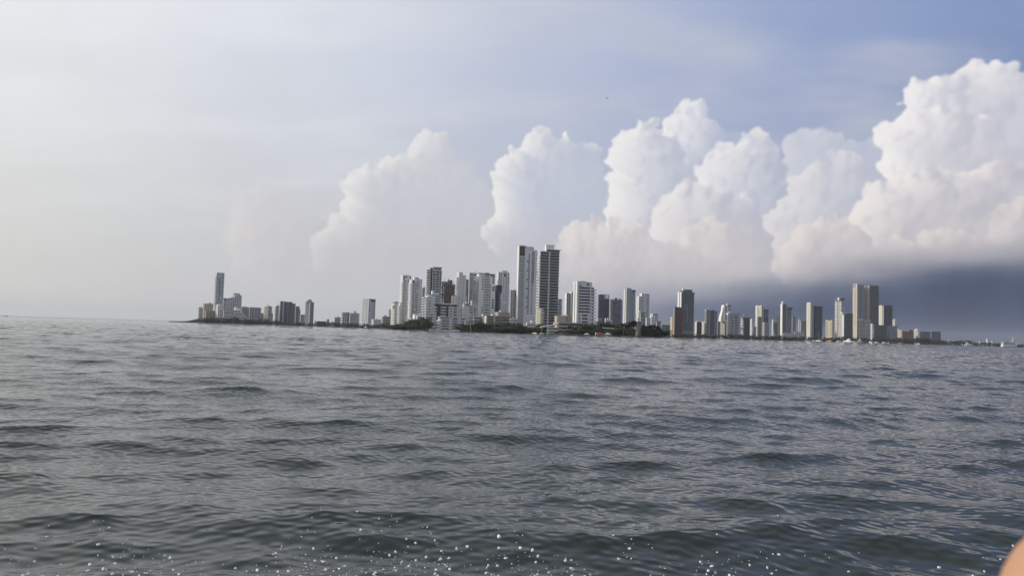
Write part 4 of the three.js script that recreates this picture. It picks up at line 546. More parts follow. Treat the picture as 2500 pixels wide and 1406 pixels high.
building('apartment_block', 'cream balcony block at the foot of the sail tower', 'building', 1520, [1759, 1770, 1775], 789, 'bands', { wall: 'cream', trim: 'cream', core: 'mid', ph: 0.45, turn: 50, bare: true }, (b) => b.roof('step', 'cream', 1762, 1770, 787, 789, 0, 0.7));
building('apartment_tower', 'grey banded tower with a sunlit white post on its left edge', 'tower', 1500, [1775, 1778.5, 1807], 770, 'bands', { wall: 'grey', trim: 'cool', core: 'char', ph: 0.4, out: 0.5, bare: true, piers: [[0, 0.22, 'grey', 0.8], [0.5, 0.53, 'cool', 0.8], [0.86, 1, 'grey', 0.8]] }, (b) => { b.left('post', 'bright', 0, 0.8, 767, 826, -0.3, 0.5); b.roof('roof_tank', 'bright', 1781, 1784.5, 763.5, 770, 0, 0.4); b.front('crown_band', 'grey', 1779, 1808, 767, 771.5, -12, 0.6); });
building('apartment_tower', 'dark tower with sunlit rounded balconies and a short spire', 'tower', 1510, [1811, 1817.5, 1832], 779, 'bands', { wall: 'slate', trim: 'slate', core: 'char', ph: 0.35, bare: true, turn: 32 }, (b) => { b.sideStack('balcony', 'bright', 0.1, 1, 780, 822, 0, 1.6, 3.1, 1.4); b.roof('spire', 'bright', 1816.5, 1818, 772, 779, 0, 0.2); b.front('roof_band', 'mid', 1816, 1832.5, 777, 781, -10, 0.7); });
building('apartment_block', 'slim bright white block just right of the rounded dark tower', 'building', 1640, [1832.5, 1836.5, 1838.5], 783, 'grid', { wall: 'bright', cols: 1, turn: 58, bare: true });
building('apartment_block', 'low grey block with pale bands before the cream pylon tower', 'building', 1520, [1838, 1840, 1848], 801, 'bands', { wall: 'grey', trim: 'cool', core: 'slate', ph: 0.4, bare: true });
building('apartment_tower', 'cream tower with four white corner pylons above its roof', 'tower', 1700, [1845, 1860.5, 1877], 758, null, { wall: 'cream', turn: 47 }, (b) => {
  b.block(null, 1865, 751, 'grid', { wall: 'cream', cols: 1, S: b.S }); b.block(1865, null, 759, 'grid', { wall: 'blue', trim: 'slate', cols: 4, wh: 0.45, panes: 'pale' });
  for (let k = 0; k < 14; k++) for (const w of [0.18, 0.42, 0.7]) b.left('window', 'glass2', w, w + 0.12, 755 + k * 4.2, 757.4 + k * 4.2, -0.2, 0.1);
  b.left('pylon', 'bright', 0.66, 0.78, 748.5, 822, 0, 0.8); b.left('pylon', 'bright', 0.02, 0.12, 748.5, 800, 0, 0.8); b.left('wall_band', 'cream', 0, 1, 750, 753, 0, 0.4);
});
building('apartment_block', 'brown banded block before the cream pylon tower', 'building', 1600, [1850, 1853.5, 1861], 777, 'bands', { wall: 'sand', trim: 'beige', core: 'slate', ph: 0.45, bare: true });
building('apartment_block', 'grey blue block with strong white bands by the channel beacon', 'building', 1540, [1862, 1867, 1880], 791, 'bands', { wall: 'mid', trim: 'cool', core: 'slate', ph: 0.4, bare: true, out: 1.2, piers: [[0, 0.25, 'mid', 1.4]] });
building('apartment_block', 'block with a white triangular sunlit fin and dark stripes', 'building', 1560, [1885, 1889, 1900.5], 791, 'bands', { wall: 'mid', trim: 'grey', core: 'char', ph: 0.42, bare: true }, (b) => {
  const s = new THREE.Shape(), L = (x, y) => [b.U(x, y), b.Y(y)]; s.moveTo(...L(1885, 826)); s.lineTo(...L(1885.4, 785)); s.lineTo(...L(1887.6, 783)); s.lineTo(...L(1888, 805)); s.lineTo(...L(1891, 824)); s.lineTo(...L(1885, 826));
  const m = new THREE.Mesh(new THREE.ExtrudeGeometry(s, { depth: 3, bevelEnabled: false }), M.bright); m.name = 'triangular_fin'; m.position.z = 0.6; b.G.add(m);
});
building('apartment_block', 'beige grey block between the fin block and the blue tower', 'building', 1700, [1894, 1898, 1908], 777, 'grid', { wall: 'sand', cols: 3, wh: 0.45, bare: true });
building('apartment_tower', 'blue grey tower with sunlit left wall and white cube on top', 'tower', 1620, [1907, 1911.5, 1935], 752, null, { wall: 'cool' }, (b) => {
  b.block(null, 1921, 746, 'bands', { trim: 'mid', core: 'blue', ph: 0.35, out: 0.3 }); b.block(1921, null, 755, 'bands', { trim: 'grey', core: 'slate', ph: 0.38, out: 0.5, z: -1 });
  b.left('sun_toned_wall', 'bright', -0.01, 1, 745.5, 826, -0.3, 0.5); b.roof('roof_cube', 'bright', 1911, 1915.5, 739, 747, 0, 0.5); b.roof('roof_fence', 'grey', 1915, 1920, 744, 746); b.front('pier', 'grey', 1920.3, 1921.6, 746, 826, -0.5, 0.6); b.front('overhang', 'slate', 1921, 1936, 753, 758, -8, 0.5);  // left wall painted near white to carry the sunlight on it
  b.block(1910, 1936, 815, 'plain', { z: 5, S: 5, wall: 'grey' }); for (let k = 0; k < 9; k++) b.front('podium_column', 'cool', 1911 + k * 2.8, 1912.3 + k * 2.8, 817, 831, 5, 5.6);
});
building('apartment_block', 'hazy grey slab right of the blue cube topped tower', 'building', 1900, [1935, 1936, 1944], 777, 'grid', { wall: 'mid', cols: 2, wh: 0.3, panes: 'pale', bare: true });
building('apartment_tower', 'slender plain grey tower left of the cream sunlit slab', 'tower', 1850, [1950, 1953, 1955], 783, 'plain', { wall: 'grey', bare: true });
building('apartment_block', 'grey gridded block left of the cream sunlit slab', 'building', 1780, [1955.5, 1957, 1970], 788, 'grid', { wall: 'grey', cols: 4, wh: 0.5, panes: 'deep', bare: true });
building('clubhouse', 'low white clubhouse with round windows on the waterfront', 'building', 1620, [1944, 1946.5, 1965], 814, 'bands', { wall: 'bright', trim: 'bright', core: 'slate', ph: 0.5, bare: true, S: 14 }, (b) => { b.roof('sail_roof', 'bright', 1953, 1958, 811, 815, 0, 0.8, HIP); b.discs('round_bay', 'bright', 1946, 0, 3, 817, 828, 3.4, 1.6); });
building('apartment_tower', 'tower with bright cream slab on the left and teal block on the right', 'tower', 1720, [1971, 1980, 2009], 748, null, { wall: 'cream', turn: 40 }, (b) => {
  b.block(null, 1983, 744, 'plain', {}); b.left('sun_toned_wall', 'cream', 0, 1, 742, 826, -0.3, 0.4); for (let k = 0; k < 13; k++) b.left('window', 'sand', 0.3, 0.6, 745 + k * 4.2, 747 + k * 4.2, 0, 0.5);  // cream on the sun side, the lit tone is in the paint
  b.block(1981, 1991, 748, 'grid', { wall: 'grey', cols: 2, wh: 0.3, panes: 'pale', z: -3 }); b.block(1991, null, 751, 'bands', { trim: 'slate', core: 'teal', ph: 0.2, out: 0.2 }); b.front('corner_post', 'slate', 2006, 2009.2, 749.5, 824, -2, 0.5);
});
building('apartment_block', 'sunlit yellow block with twin balcony columns right of the teal tower', 'building', 1760, [2017, 2033, 2037], 788, 'grid', { wall: 'yellow', cols: 1, turn: 58, bare: true }, (b) => { for (let k = 0; k < 10; k++) for (const [w, e] of [[0.08, 0.32], [0.58, 0.9]]) b.left('window', k % 2 ? 'beige' : 'slate', w, e, 791 + k * 3.7, 793 + k * 3.7, -0.2, 0.15); b.left('gable', 'cream', 0.7, 1, 786, 789, -0.5, 0.2); b.left('gable', 'cream', 0, 0.14, 785.6, 789, -0.5, 0.2); });
building('apartment_tower', 'white sunlit tower striped with balconies left of the tan twins', 'tower', 1830, [2040.5, 2056, 2064], 738, 'plain', { wall: 'grey', turn: 50, bare: true }, (b) => { b.sideStack('balcony', 'bright', 0.6, 1, 740, 822, 0, 1.6, 3.3, 1.5); b.sideStack('balcony', 'bright', 0, 0.3, 740, 826, 0, 1.6, 3.3, 1.5); b.left('core_wall', 'sand', 0.38, 0.5, 739, 826, 0, 0.8); b.roof('crown', 'slate', 2054, 2064, 732, 738, 0, 1); b.roof('crown_frame', 'bright', 2051, 2056, 731, 738, 0.1, 0.3); for (let k = 0; k < 20; k++) b.left('recess', 'mid', 0, 1, 740.6 + k * 4.2, 742.4 + k * 4.2, -0.3, 0.1); });
building('apartment_tower', 'teal grey glass block left of the tan twin towers', 'tower', 1800, [2056, 2062, 2084], 770, 'bands', { wall: 'mid', trim: 'slate', core: 'teal2', ph: 0.3, out: 0.3, bare: true, infill: 4, panes: 'teal' }, (b) => { b.left('side_wall', 'cool', 0, 1, 769, 826, -0.3, 0.3); b.roof('roof_canopy', 'cool', 2058, 2068, 767, 771, 0, 0.8); });
building('hotel_tower', 'left of the tan twin towers, with open crown and slit', 'tower', 1920, [2083.5, 2094, 2113], 707, 'plain', { wall: 'mid', turn: 36, bare: true }, (b) => { b.left('sun_toned_wall', 'tan', 0, 1, 706, 828, -0.3, 0.5); b.left('slit', 'brown', 0.38, 0.46, 712, 802, 0.3, 0.6); b.front('slot', 'slate', 2101, 2103, 708, 800, -0.3, 0.1); b.left('crown_post', 'cool', 0, 0.22, 698, 706, -0.5, 0.4); for (const y of [697.5, 700.5, 703.8]) b.left('crown_beam', 'cool', 0.1, 1, y, y + 1, -0.4, 0.2); b.roof('crown_wall', 'mid', 2095, 2112, 699, 707, 0.2, 0.9); b.front('corner_edge', 'cool', 2093.4, 2095, 705, 828, -1, 0.4); });  // tan left wall beside grey front: sunlit tone put into the colour
building('hotel_tower', 'right of the tan twin towers, broad with ribbed grey front', 'tower', 1920, [2112, 2124.5, 2147], 703, 'frame', { wall: 'slate', trim: 'slate', core: 'char', bays: 6, pw: 0.5, ph: 0.25, turn: 36, bare: true }, (b) => { b.left('sun_toned_wall', 'tan', 0, 1, 703, 828, -0.3, 0.6); for (let k = 0; k < 20; k++) b.left('rib', 'sand', 0.02, 0.98, 712 + k * 4.2, 713.4 + k * 4.2, 0.5, 0.75); b.front('crown_rail', 'mid', 2125, 2147, 701.6, 703.5, -1, 0); });  // left wall painted tan for its sunlit look, front kept grey
building('apartment_block', 'white sunlit banded block at the foot of the tan twins', 'building', 1830, [2099, 2112, 2127], 786, 'bands', { wall: 'grey', trim: 'white2', core: 'mid', ph: 0.45, turn: 45, bare: true, sideOut: 1.3 }, (b) => b.roof('roof_room', 'cream', 2102, 2108, 783, 787, 0, 0.5));
building('apartment_block', 'narrow white lit block below the broad tan twin', 'building', 1860, [2125.5, 2131, 2134.5], 796, 'grid', { wall: 'cool', cols: 1, turn: 50, bare: true });
building('apartment_block', 'olive grey dark block right of the tan twins', 'building', 1900, [2134, 2136, 2167], 799, 'frame', { wall: 'slate', trim: 'slate', core: 'char', bays: 8, pw: 0.5, ph: 0.22, bare: true });
building('apartment_tower', 'shorter tower with pale yellow lit side and ribbed grey front', 'tower', 1980, [2146, 2159, 2181], 751, 'bands', { wall: 'slate', trim: 'slate', core: 'char', ph: 0.35, out: 0.3, turn: 40, bare: true }, (b) => { b.left('sun_toned_wall', 'cream', 0.3, 0.9, 750.5, 830, -0.3, 0.5); b.left('sun_toned_wall', 'tan', 0, 0.12, 751, 830, -0.3, 0.5); b.left('dark_wall', 'mid', 0.12, 1, 754, 830, -0.4, 0.2); });  // cream and tan put the sunlit look of this side into paint
building('apartment_block', 'grey hazy block with sunlit banded corner near the right end', 'building', 1930, [2166, 2168, 2192], 801, 'grid', { wall: 'mid', cols: 7, wh: 0.4, panes: 'pale', bare: true });
building('apartment_block', 'small bright banded turret above the grey hazy block', 'building', 2010, [2179, 2186, 2189], 786, 'bands', { wall: 'cream', trim: 'bright', core: 'beige', ph: 0.5, turn: 55, bare: true }, (b) => b.roof('flag_wall', 'bright', 2186, 2190, 784.5, 787, 0, 0.4));
building('house', 'small cream lit house right of the banded turret', 'building', 2200, [2193, 2202, 2204], 812, 'bands', { wall: 'cream', trim: 'cream', core: 'beige', ph: 0.5, turn: 58, bare: true }, (b) => b.roof('tank', 'bright', 2194, 2196, 809, 812, 0, 0.3));
building('apartment_block', 'dull brown block with mast left of the white grid block', 'building', 2230, [2203, 2205, 2233], 815, 'grid', { wall: 'brown', cols: 7, wh: 0.4, bare: true }, (b) => { b.block(2222, 2232, 810, 'plain', { wall: 'brown', z: -2 }); b.mast(2218, 800, 815, 0.4, 1); });
building('apartment_block', 'white gridded block at the right end of the skyline', 'building', 2200, [2232.5, 2243, 2247], 811, 'grid', { wall: 'white2', cols: 1, turn: 58, bare: true }, (b) => { for (let k = 0; k < 6; k++) for (const w of [0.1, 0.4, 0.7]) b.left('window', 'slate', w, w + 0.18, 813 + k * 4, 815.2 + k * 4, -0.2, 0.1); b.roof('flag_wall', 'bright', 2240, 2246, 808.6, 811, 0, 0.3); });
building('apartment_block', 'dark grey long block with roof mast, left of the last two', 'building', 2350, [2247, 2248, 2273], 816, 'grid', { wall: 'slate', cols: 8, wh: 0.35, bare: true }, (b) => b.mast(2268, 811, 816, 0.4, 1));
building('apartment_block', 'dark grey long block, rightmost of the big blocks', 'building', 2350, [2274.5, 2276, 2298.5], 816, 'grid', { wall: 'slate', cols: 8, wh: 0.35, bare: true });

// ------------------------------------------------------------------ low buildings and things along the central shore
building('club_building', 'dark three storey club with pale balcony bands on the central shore', 'building', 818, [1364, 1365, 1419], 786, 'bands', { wall: 'sand', trim: 'sand', core: 'char', ph: 0.36, fh: 4, out: 1.6, bare: true, S: 14, turn: 3, infill: 8, panes: 'deep' }, (b) => { b.front('roof_band', 'slate', 1364, 1413, 785.5, 790, -13, 0.2); for (let k = 0; k < 7; k++) b.front('column', 'sand', 1370 + k * 7, 1371 + k * 7, 790, 815, -0.2, 0.5); });
building('club_building', 'white waterfront club with green glass and slanted sail roof', 'building', 822, [1337, 1338.5, 1366], 797, 'bands', { wall: 'bright', trim: 'bright', core: 'green', ph: 0.4, fh: 3.6, out: 1.2, bare: true, S: 12, turn: 4 }, (b) => {
  const s = new THREE.Shape(), L = (x, y) => [b.U(x, y), b.Y(y)]; s.moveTo(...L(1321, 794)); s.lineTo(...L(1345, 790)); s.lineTo(...L(1367, 784.5)); s.lineTo(...L(1367, 788)); s.lineTo(...L(1345, 793)); s.lineTo(...L(1321, 797.5));
  const m = new THREE.Mesh(new THREE.ExtrudeGeometry(s, { depth: 10, bevelEnabled: false }), M.bright); m.name = 'sail_roof'; m.position.z = -9; b.G.add(m);
  for (const x of [1323, 1337, 1352, 1364]) b.front('roof_post', 'white2', x, x + 0.8, 792, 812, -1.2, -0.8); b.roof('chimney', 'bright', 1351, 1354, 784, 790, 0.1, 0.3); b.front('red_base', 'red', 1346, 1358, 808.5, 810, -0.2, 0.9);
  for (let k = 0; k < 6; k++) b.front('window', 'green', 1341 + k * 4.2, 1344.6 + k * 4.2, 801.6, 806, -0.6, 0.2);
});
building('pavilion', 'long white swooping roof pavilion among the seafront trees', 'building', 800, [1474, 1475, 1508], 801, 'bands', { wall: 'sand', trim: 'sand', core: 'slate', ph: 0.3, bare: true, S: 10, turn: 3 }, (b) => {
  const s = new THREE.Shape(), L = (x, y) => [b.U(x, y), b.Y(y)]; s.moveTo(...L(1473, 798.6)); s.lineTo(...L(1484, 800)); s.lineTo(...L(1490, 799)); s.quadraticCurveTo(...L(1497, 802.5), ...L(1509, 801.5)); s.lineTo(...L(1509, 803)); s.quadraticCurveTo(...L(1497, 804.6), ...L(1490, 801)); s.lineTo(...L(1484, 802)); s.lineTo(...L(1473, 800.6));
  const m = new THREE.Mesh(new THREE.ExtrudeGeometry(s, { depth: 10, bevelEnabled: false }), M.bright); m.name = 'swooping_roof'; m.position.z = -8; b.G.add(m);
});
building('house', 'white house with dark arches left of the stone turret palms', 'building', 815, [1513, 1515, 1529], 798, 'grid', { wall: 'white2', cols: 3, wh: 0.5, bare: true, S: 9, turn: 6 }, (b) => { b.roof('tile_roof', 'bright', 1513, 1529, 795.5, 798, 0, 1, HIP); b.block(1521, 1528, 791, 'grid', { z: -3, cols: 2, S: 6 }); });
building('church', 'small domed white building behind the trees below the dark towers', 'building', 880, [1476, 1479, 1496], 783, 'grid', { wall: 'white2', cols: 4, wh: 0.45, bare: true, S: 12, turn: 10 }, (b) => { for (const x of [1479.5, 1485]) { const m = b.roof('dome', 'bright', x - 1.6, x + 1.6, 776, 784, 0.1, 0.42, new THREE.SphereGeometry(0.5, 14, 10)); m.name = 'dome'; } b.tank(1492, 0.8, 1.4, 'white', 0.3, 783); });
building('house', 'white rooftop house left of the domed white building', 'building', 885, [1458, 1461, 1470], 779, 'grid', { wall: 'grey', cols: 3, wh: 0.4, bare: true, S: 10, turn: 8 });
building('house', 'small cream house half hidden by trees below the tallest tower', 'building', 868, [1284, 1287, 1308], 786, 'grid', { wall: 'cream', cols: 4, wh: 0.4, bare: true, S: 9, turn: 8 }, (b) => { b.roof('dome', 'bright', 1296, 1301, 778, 787, 0.1, 0.6, new THREE.SphereGeometry(0.5, 14, 10)); b.front('stair_wall', 'bright', 1279.5, 1283.5, 788, 796, -3, 0.5); });
{ // stone turret with lantern
  const D = 778, G = thing('stone_lighthouse', 'old stone lighthouse turret rising among palms', 'lighthouse'), c = ground(1558.5, D), px = D / FPX; G.position.copy(c);
  const lathe = (n, m, p) => { const o = new THREE.Mesh(new THREE.LatheGeometry(p.map(([r, y]) => new THREE.Vector2(r, y)), 24), M[m]); o.name = n; G.add(o); return o; };
  const h = (y) => (823 - y) * px;
  lathe('shaft', 'stone', [[0, 0], [2.9, 0], [2.7, h(805)], [2.25, h(790)], [2.2, h(788)], [0, h(788)]]);
  lathe('gallery', 'stone', [[0, h(788.2)], [2.6, h(788)], [2.65, h(786)], [2.3, h(785.2)], [0, h(785)]]);
  const room = lathe('lantern_room', 'white2', [[0, h(785.2)], [1.05, h(785.2)], [1.0, h(779)], [0, h(779)]]);
  lathe('lantern_roof', 'slate', [[0, h(776)], [0.5, h(777)], [1.25, h(778.8)], [1.1, h(779.2)], [0, h(779.1)]]);
  lathe('finial', 'slate', [[0, h(772)], [0.12, h(773)], [0.14, h(776.2)], [0, h(776.2)]]);
  for (let k = 0; k < 6; k++) { const a = k * 1.047 + 0.3, o = new THREE.Mesh(BOX, M.char); o.name = 'lantern_window'; o.scale.set(0.5, 1.3, 0.1); o.position.set(Math.sin(a) * 1.01, h(782.3), Math.cos(a) * 1.01); o.rotation.y = a; room.add(o); }
  for (let k = 0; k < 3; k++) { const o = new THREE.Mesh(BOX, M.char); o.name = 'slit_window'; o.scale.set(0.4, 1, 0.3); o.position.set(0.4 - k * 0.5, h(793 + k * 7), 2.3 + k * 0.13); G.add(o); }
}
function simple(name, label, category, x, depth, build, turn = 0, group) { const G = thing(name, label, category, group); G.position.copy(ground(x, depth)); G.rotation.y = turn; build(G, depth / FPX); return G; }
simple('red_kiosk', 'red waterfront kiosk with a white end panel', 'kiosk', 1464, 774, (G, p) => {
  piece(G, 'wall', 'red', -9 * p + 3 * p, 9 * p, 0.7, 8 * p, -3, 0); piece(G, 'end_panel', 'bright', -9.5 * p, -6 * p, 0.7, 8.3 * p, -3, 0.15); piece(G, 'door', 'slate', -8.6 * p, -7 * p, 0.75, 6 * p, 0.1, 0.22); piece(G, 'roof', 'red', -9.8 * p, 9.4 * p, 8.3 * p, 8.8 * p, -3.3, 0.4);
  piece(G, 'poster', 'cream', -2.5 * p, -0.5 * p, 5.2 * p, 6.6 * p, -0.1, 0.08); piece(G, 'poster', 'white2', -2.5 * p, 0.2 * p, 2 * p, 3.4 * p, -0.1, 0.08); piece(G, 'shutter', 'rust', 2 * p, 7.5 * p, 1.5 * p, 6 * p, -0.1, 0.06);
});
const tent = (G, p, w, h, m) => { for (const [sx, sz] of [[-1, -1], [1, -1], [-1, 1], [1, 1]]) piece(G, 'pole', 'steel', sx * w * 0.45 * p - 0.06, sx * w * 0.45 * p + 0.06, 0.7, h * 0.55 * p, sz * 1.6 - 0.06, sz * 1.6 + 0.06); piece(G, 'canopy', m, -w / 2 * p, w / 2 * p, h * 0.5 * p, h * p, -2, 2, HIP); piece(G, 'valance', m, -w / 2 * p, w / 2 * p, h * 0.34 * p, h * 0.52 * p, -1.95, 1.95); };
simple('event_tent', 'white peaked tent right of the red kiosk', 'tent', 1484, 776, (G, p) => tent(G, p, 17, 9, 'white2'));
simple('event_tent', 'flat white awning tent left of the red kiosk', 'tent', 1433, 784, (G, p) => tent(G, p, 13, 6, 'bright'));
simple('canopy_sign', 'white flat canopy on a leaning pole before the terraced block', 'canopy', 1143, 872, (G, p) => { piece(G, 'canopy_panel', 'white2', -9 * p, 10 * p, 19 * p, 21 * p, -3, 0); piece(G, 'sign_face', 'bright', -10 * p, -7 * p, 17 * p, 23 * p, -1, 0.3); const o = piece(G, 'pole', 'cream', 5 * p, 6 * p, 0.6, 19.5 * p, -1.5, -1.1); o.rotation.z = 0.1; });
{ // quay in front of the terraced white block
  const a = ground(1046, 866), b = ground(1122, 860), G = thing('sea_wall', 'pale concrete sea wall below the white terraced block', 'wall'); G.position.copy(a); const L = a.distanceTo(b); G.rotation.y = -Math.atan2(b.z - a.z, b.x - a.x);
  for (let k = 0; k < 12; k++) piece(G, 'wall_panel', k % 3 ? 'sand' : 'white2', k * L / 12 + 0.03, (k + 1) * L / 12 - 0.03, -1, 1.55 + (k % 2) * 0.03, -2.6, 0.05 * (k % 3)); piece(G, 'coping', 'sand', 0, L, 1.6, 1.85, -2.8, 0.25);
}
simple('channel_beacon', 'black channel marker post standing in the water', 'beacon', 1886.5, 1100, (G, p) => { piece(G, 'base', 'black', -2.4 * p, 2.4 * p, -0.5, 2.6 * p, -1.3, 1.3, new THREE.CylinderGeometry(0.22, 0.5, 1, 12)); piece(G, 'post', 'black', -0.7 * p, 0.7 * p, 2.4 * p, 9 * p, -0.4, 0.4, DISC); piece(G, 'platform', 'black', -1.6 * p, 1.6 * p, 8.8 * p, 9.6 * p, -0.9, 0.9, DISC); piece(G, 'top_mark', 'black', -0.6 * p, 0.6 * p, 9.6 * p, 12.5 * p, -0.35, 0.35, HIP); });
simple('channel_beacon', 'low dark channel post right of the black marker', 'beacon', 2009, 1400, (G, p) => { piece(G, 'base', 'black', -1.2 * p, 1.2 * p, -0.5, 2.4 * p, -0.9, 0.9, DISC); piece(G, 'post', 'slate', -0.5 * p, 0.5 * p, 2.3 * p, 7.5 * p, -0.3, 0.3, DISC); piece(G, 'board', 'white2', -1.5 * p, 0.9 * p, 6 * p, 11 * p, -0.2, 0.1); });
simple('cargo_ship', 'tiny ship on the horizon at the far left', 'ship', 11, 7000, (G, p) => { piece(G, 'hull', 'slate', -6 * p, 6 * p, -1, 1.1 * p, -8, 8); piece(G, 'bridge', 'grey', 3 * p, 5 * p, 1 * p, 2.6 * p, -6, 6); piece(G, 'cargo', 'slate', -5 * p, 2 * p, 1 * p, 1.5 * p, -6, 6); });
{ // breakwater of boulders running out from the left tip
  const r = rng(41), G = thing('breakwater', 'thin dark line of breakwater rocks at the left tip', 'breakwater'), a = ground(414, 1880), b = ground(470, 1800); G.position.copy(a); const parts = [];
  for (let k = 0; k < 90; k++) { const g = new THREE.IcosahedronGeometry(1.1 + 1.2 * r(), 0), t = (k + r()) / 90; g.scale(1.5, 0.8, 1.2); g.rotateY(r() * 6); g.translate((b.x - a.x) * t, 0.6 + 0.6 * r() + 1.2 * t, (b.z - a.z) * t + 4 * (r() - 0.5)); parts.push(g); }
  const m = new THREE.Mesh(mergeGeometries(parts), M.slate); m.name = 'rocks'; m.userData.kind = 'stuff'; G.add(m);
}

// ------------------------------------------------------------------ boats
const HULL = (() => { const st = [[-0.5, 0.36, 0.5], [-0.3, 0.46, 0.48], [0, 0.5, 0.5], [0.25, 0.4, 0.58], [0.42, 0.2, 0.7], [0.5, 0.01, 0.8]], pos = [], idx = []; for (const [x, w, h] of st) for (const [q, y] of [[-1, 1], [-0.9, 0.25], [0, -0.15], [0.9, 0.25], [1, 1]]) pos.push(x, y > 0.5 ? h : y * h, q * w); const n = 5; for (let i = 0; i < st.length - 1; i++) for (let k = 0; k < n; k++) { const a = i * n + k, b = i * n + (k + 1) % n; idx.push(a, a + n, b + n, a, b + n, b); } for (let k = 1; k < 4; k++) idx.push(0, k, k + 1); const g = new THREE.BufferGeometry(); g.setAttribute('position', new THREE.Float32BufferAttribute(pos, 3)); g.setIndex(idx); const f = g.toNonIndexed(); f.computeVertexNormals(); return f; })();
function boat(x, depth, len, label, kind, turn) {
  const G = thing(kind === 'sail' ? 'sailing_boat' : kind === 'ferry' ? 'ferry' : 'motor_boat', label, 'boat', 'boats moored along the far shore'); G.position.copy(ground(x, depth)); G.rotation.y = turn;
  len *= 0.8; const w = len * 0.3, h = len * 0.16, hull = new THREE.Mesh(HULL, M.hull); hull.name = 'hull'; hull.scale.set(len, h * 1.6, w); G.add(hull); const y = h * 0.78;
  if (kind === 'ferry') { for (let k = 0; k < 3; k++) { piece(G, 'deck', 'bright', -len * 0.46, len * (0.36 - 0.06 * k), y + k * 2.3, y + k * 2.3 + 0.9, -w * 0.45, w * 0.45); piece(G, 'window_band', 'slate', -len * 0.44, len * (0.33 - 0.06 * k), y + k * 2.3 + 0.9, y + k * 2.3 + 2.3, -w * 0.4, w * 0.4); } piece(G, 'roof', 'bright', -len * 0.46, len * 0.2, y + 6.9, y + 7.3, -w * 0.45, w * 0.45); piece(G, 'funnel', 'slate', -len * 0.2, -len * 0.14, y + 7.3, y + 10, -0.8, 0.8); return; }
  if (kind === 'sail') { piece(G, 'mast', 'steel', -0.1, 0.1, y, y + len * 1.25, -0.1, 0.1); piece(G, 'boom', 'white2', -len * 0.4, 0, y + 1.6, y + 2, -0.12, 0.12); piece(G, 'cabin', 'bright', -len * 0.15, len * 0.18, y - 0.2, y + 0.8, -w * 0.3, w * 0.3); return; }
  piece(G, 'cabin', 'bright', -len * 0.3, len * 0.14, y - 0.3, y + h * 0.75, -w * 0.38, w * 0.38); piece(G, 'windscreen', 'glass', -len * 0.26, len * 0.17, y + h * 0.2, y + h * 0.6, -w * 0.36, w * 0.36); piece(G, 'roof', 'bright', -len * 0.3, len * 0.12, y + h * 0.75, y + h * 0.87, -w * 0.4, w * 0.4);
  if (kind === 'yacht') { piece(G, 'flybridge', 'bright', -len * 0.24, len * 0.02, y + h * 0.87, y + h * 1.3, -w * 0.32, w * 0.32); piece(G, 'radar_arch', 'white2', -len * 0.2, -len * 0.16, y + h * 1.3, y + h * 1.9, -w * 0.3, w * 0.3); }
}
boat(1111.5, 856, 9, 'small white motor boat moored at the sea wall below the terraced block', 'motor', 0.2);
boat(1306, 836, 7, 'small white boat by the trees left of the sail roofed club', 'motor', 2.6); boat(1324, 815, 6.5, 'small white boat right beside the sail roofed club', 'motor', 0.3);
boat(1970, 1500, 16, 'sailing boat with bare mast left of the cream sunlit slab', 'sail', 0.7); boat(1988, 1510, 12, 'white motor boat below the teal and cream tower', 'motor', 0.5); boat(2000, 1515, 16, 'sailing boat with bare mast below the teal and cream tower', 'sail', 2.2);
[[2049, 13, 'motor', 'leftmost small white boat of the marina below the striped tower'], [2061, 15, 'motor', 'second white boat from the left of the marina'], [2071, 25, 'yacht', 'large white yacht with two decks in the marina'], [2084, 16, 'motor', 'white boat just right of the large yacht'], [2099, 23, 'yacht', 'white yacht with open rear deck below the tan twins'], [2127, 15, 'motor', 'white boat below the olive grey block'], [2141, 13, 'motor', 'small pale boat right of the boat below the olive block'], [2161, 15, 'motor', 'pale boat below the shorter yellow sided tower'], [2170, 12, 'sail', 'sailing boat below the grey hazy block']].forEach(([x, l, k, t], i) => boat(x, 1560 + (x - 2049) * 0.9, l, t, k, 0.3 + i * 0.9));
boat(2366, 1960, 26, 'white cruiser near the shore left of the ferry', 'yacht', 0.1); boat(2466, 2080, 52, 'long white passenger ferry at the far right edge', 'ferry', 0.05);
boat(2236, 1800, 11, 'left one of two small white boats below the dark long blocks', 'motor', 1); boat(2243, 1805, 11, 'right one of two small white boats below the dark long blocks', 'motor', 2);
[[2318, 2150, 5, 'white2', 'small pale house on the far right shore, leftmost of the row'], [2334, 2150, 6, 'grey', 'small grey house on the far right shore'], [2353, 2180, 8, 'bright', 'small bright house with white gable above the cruiser'], [2395, 2250, 7, 'sand', 'small sandy house left of the white silo on the right shore'], [2425, 2260, 8, 'white2', 'pale house right of the white silo on the right shore']].forEach(([x, d, w, m, t]) => building('house', t, 'building', d, [x - w * 0.5, x, x + w * 0.6], shoreY(x) - 11, 'grid', { wall: m, cols: 3, wh: 0.4, bare: true, turn: 40 }, (b) => b.roof('roof', 'tile', x, x + w * 0.6, shoreY(x) - 13, shoreY(x) - 11, 0, 1, HIP)));
simple('silo', 'white silo tank above the far right shore', 'silo', 2412, 2260, (G, p) => { piece(G, 'tank', 'bright', -2 * p, 2 * p, 0.7, 16 * p, -2.4, 2.4, DISC); piece(G, 'cap', 'white2', -2 * p, 2 * p, 16 * p, 19 * p, -2.4, 2.4, new THREE.ConeGeometry(0.5, 1, 20)); piece(G, 'pipe', 'steel', 2 * p, 4 * p, 17 * p, 18 * p, -0.3, 0.3); });
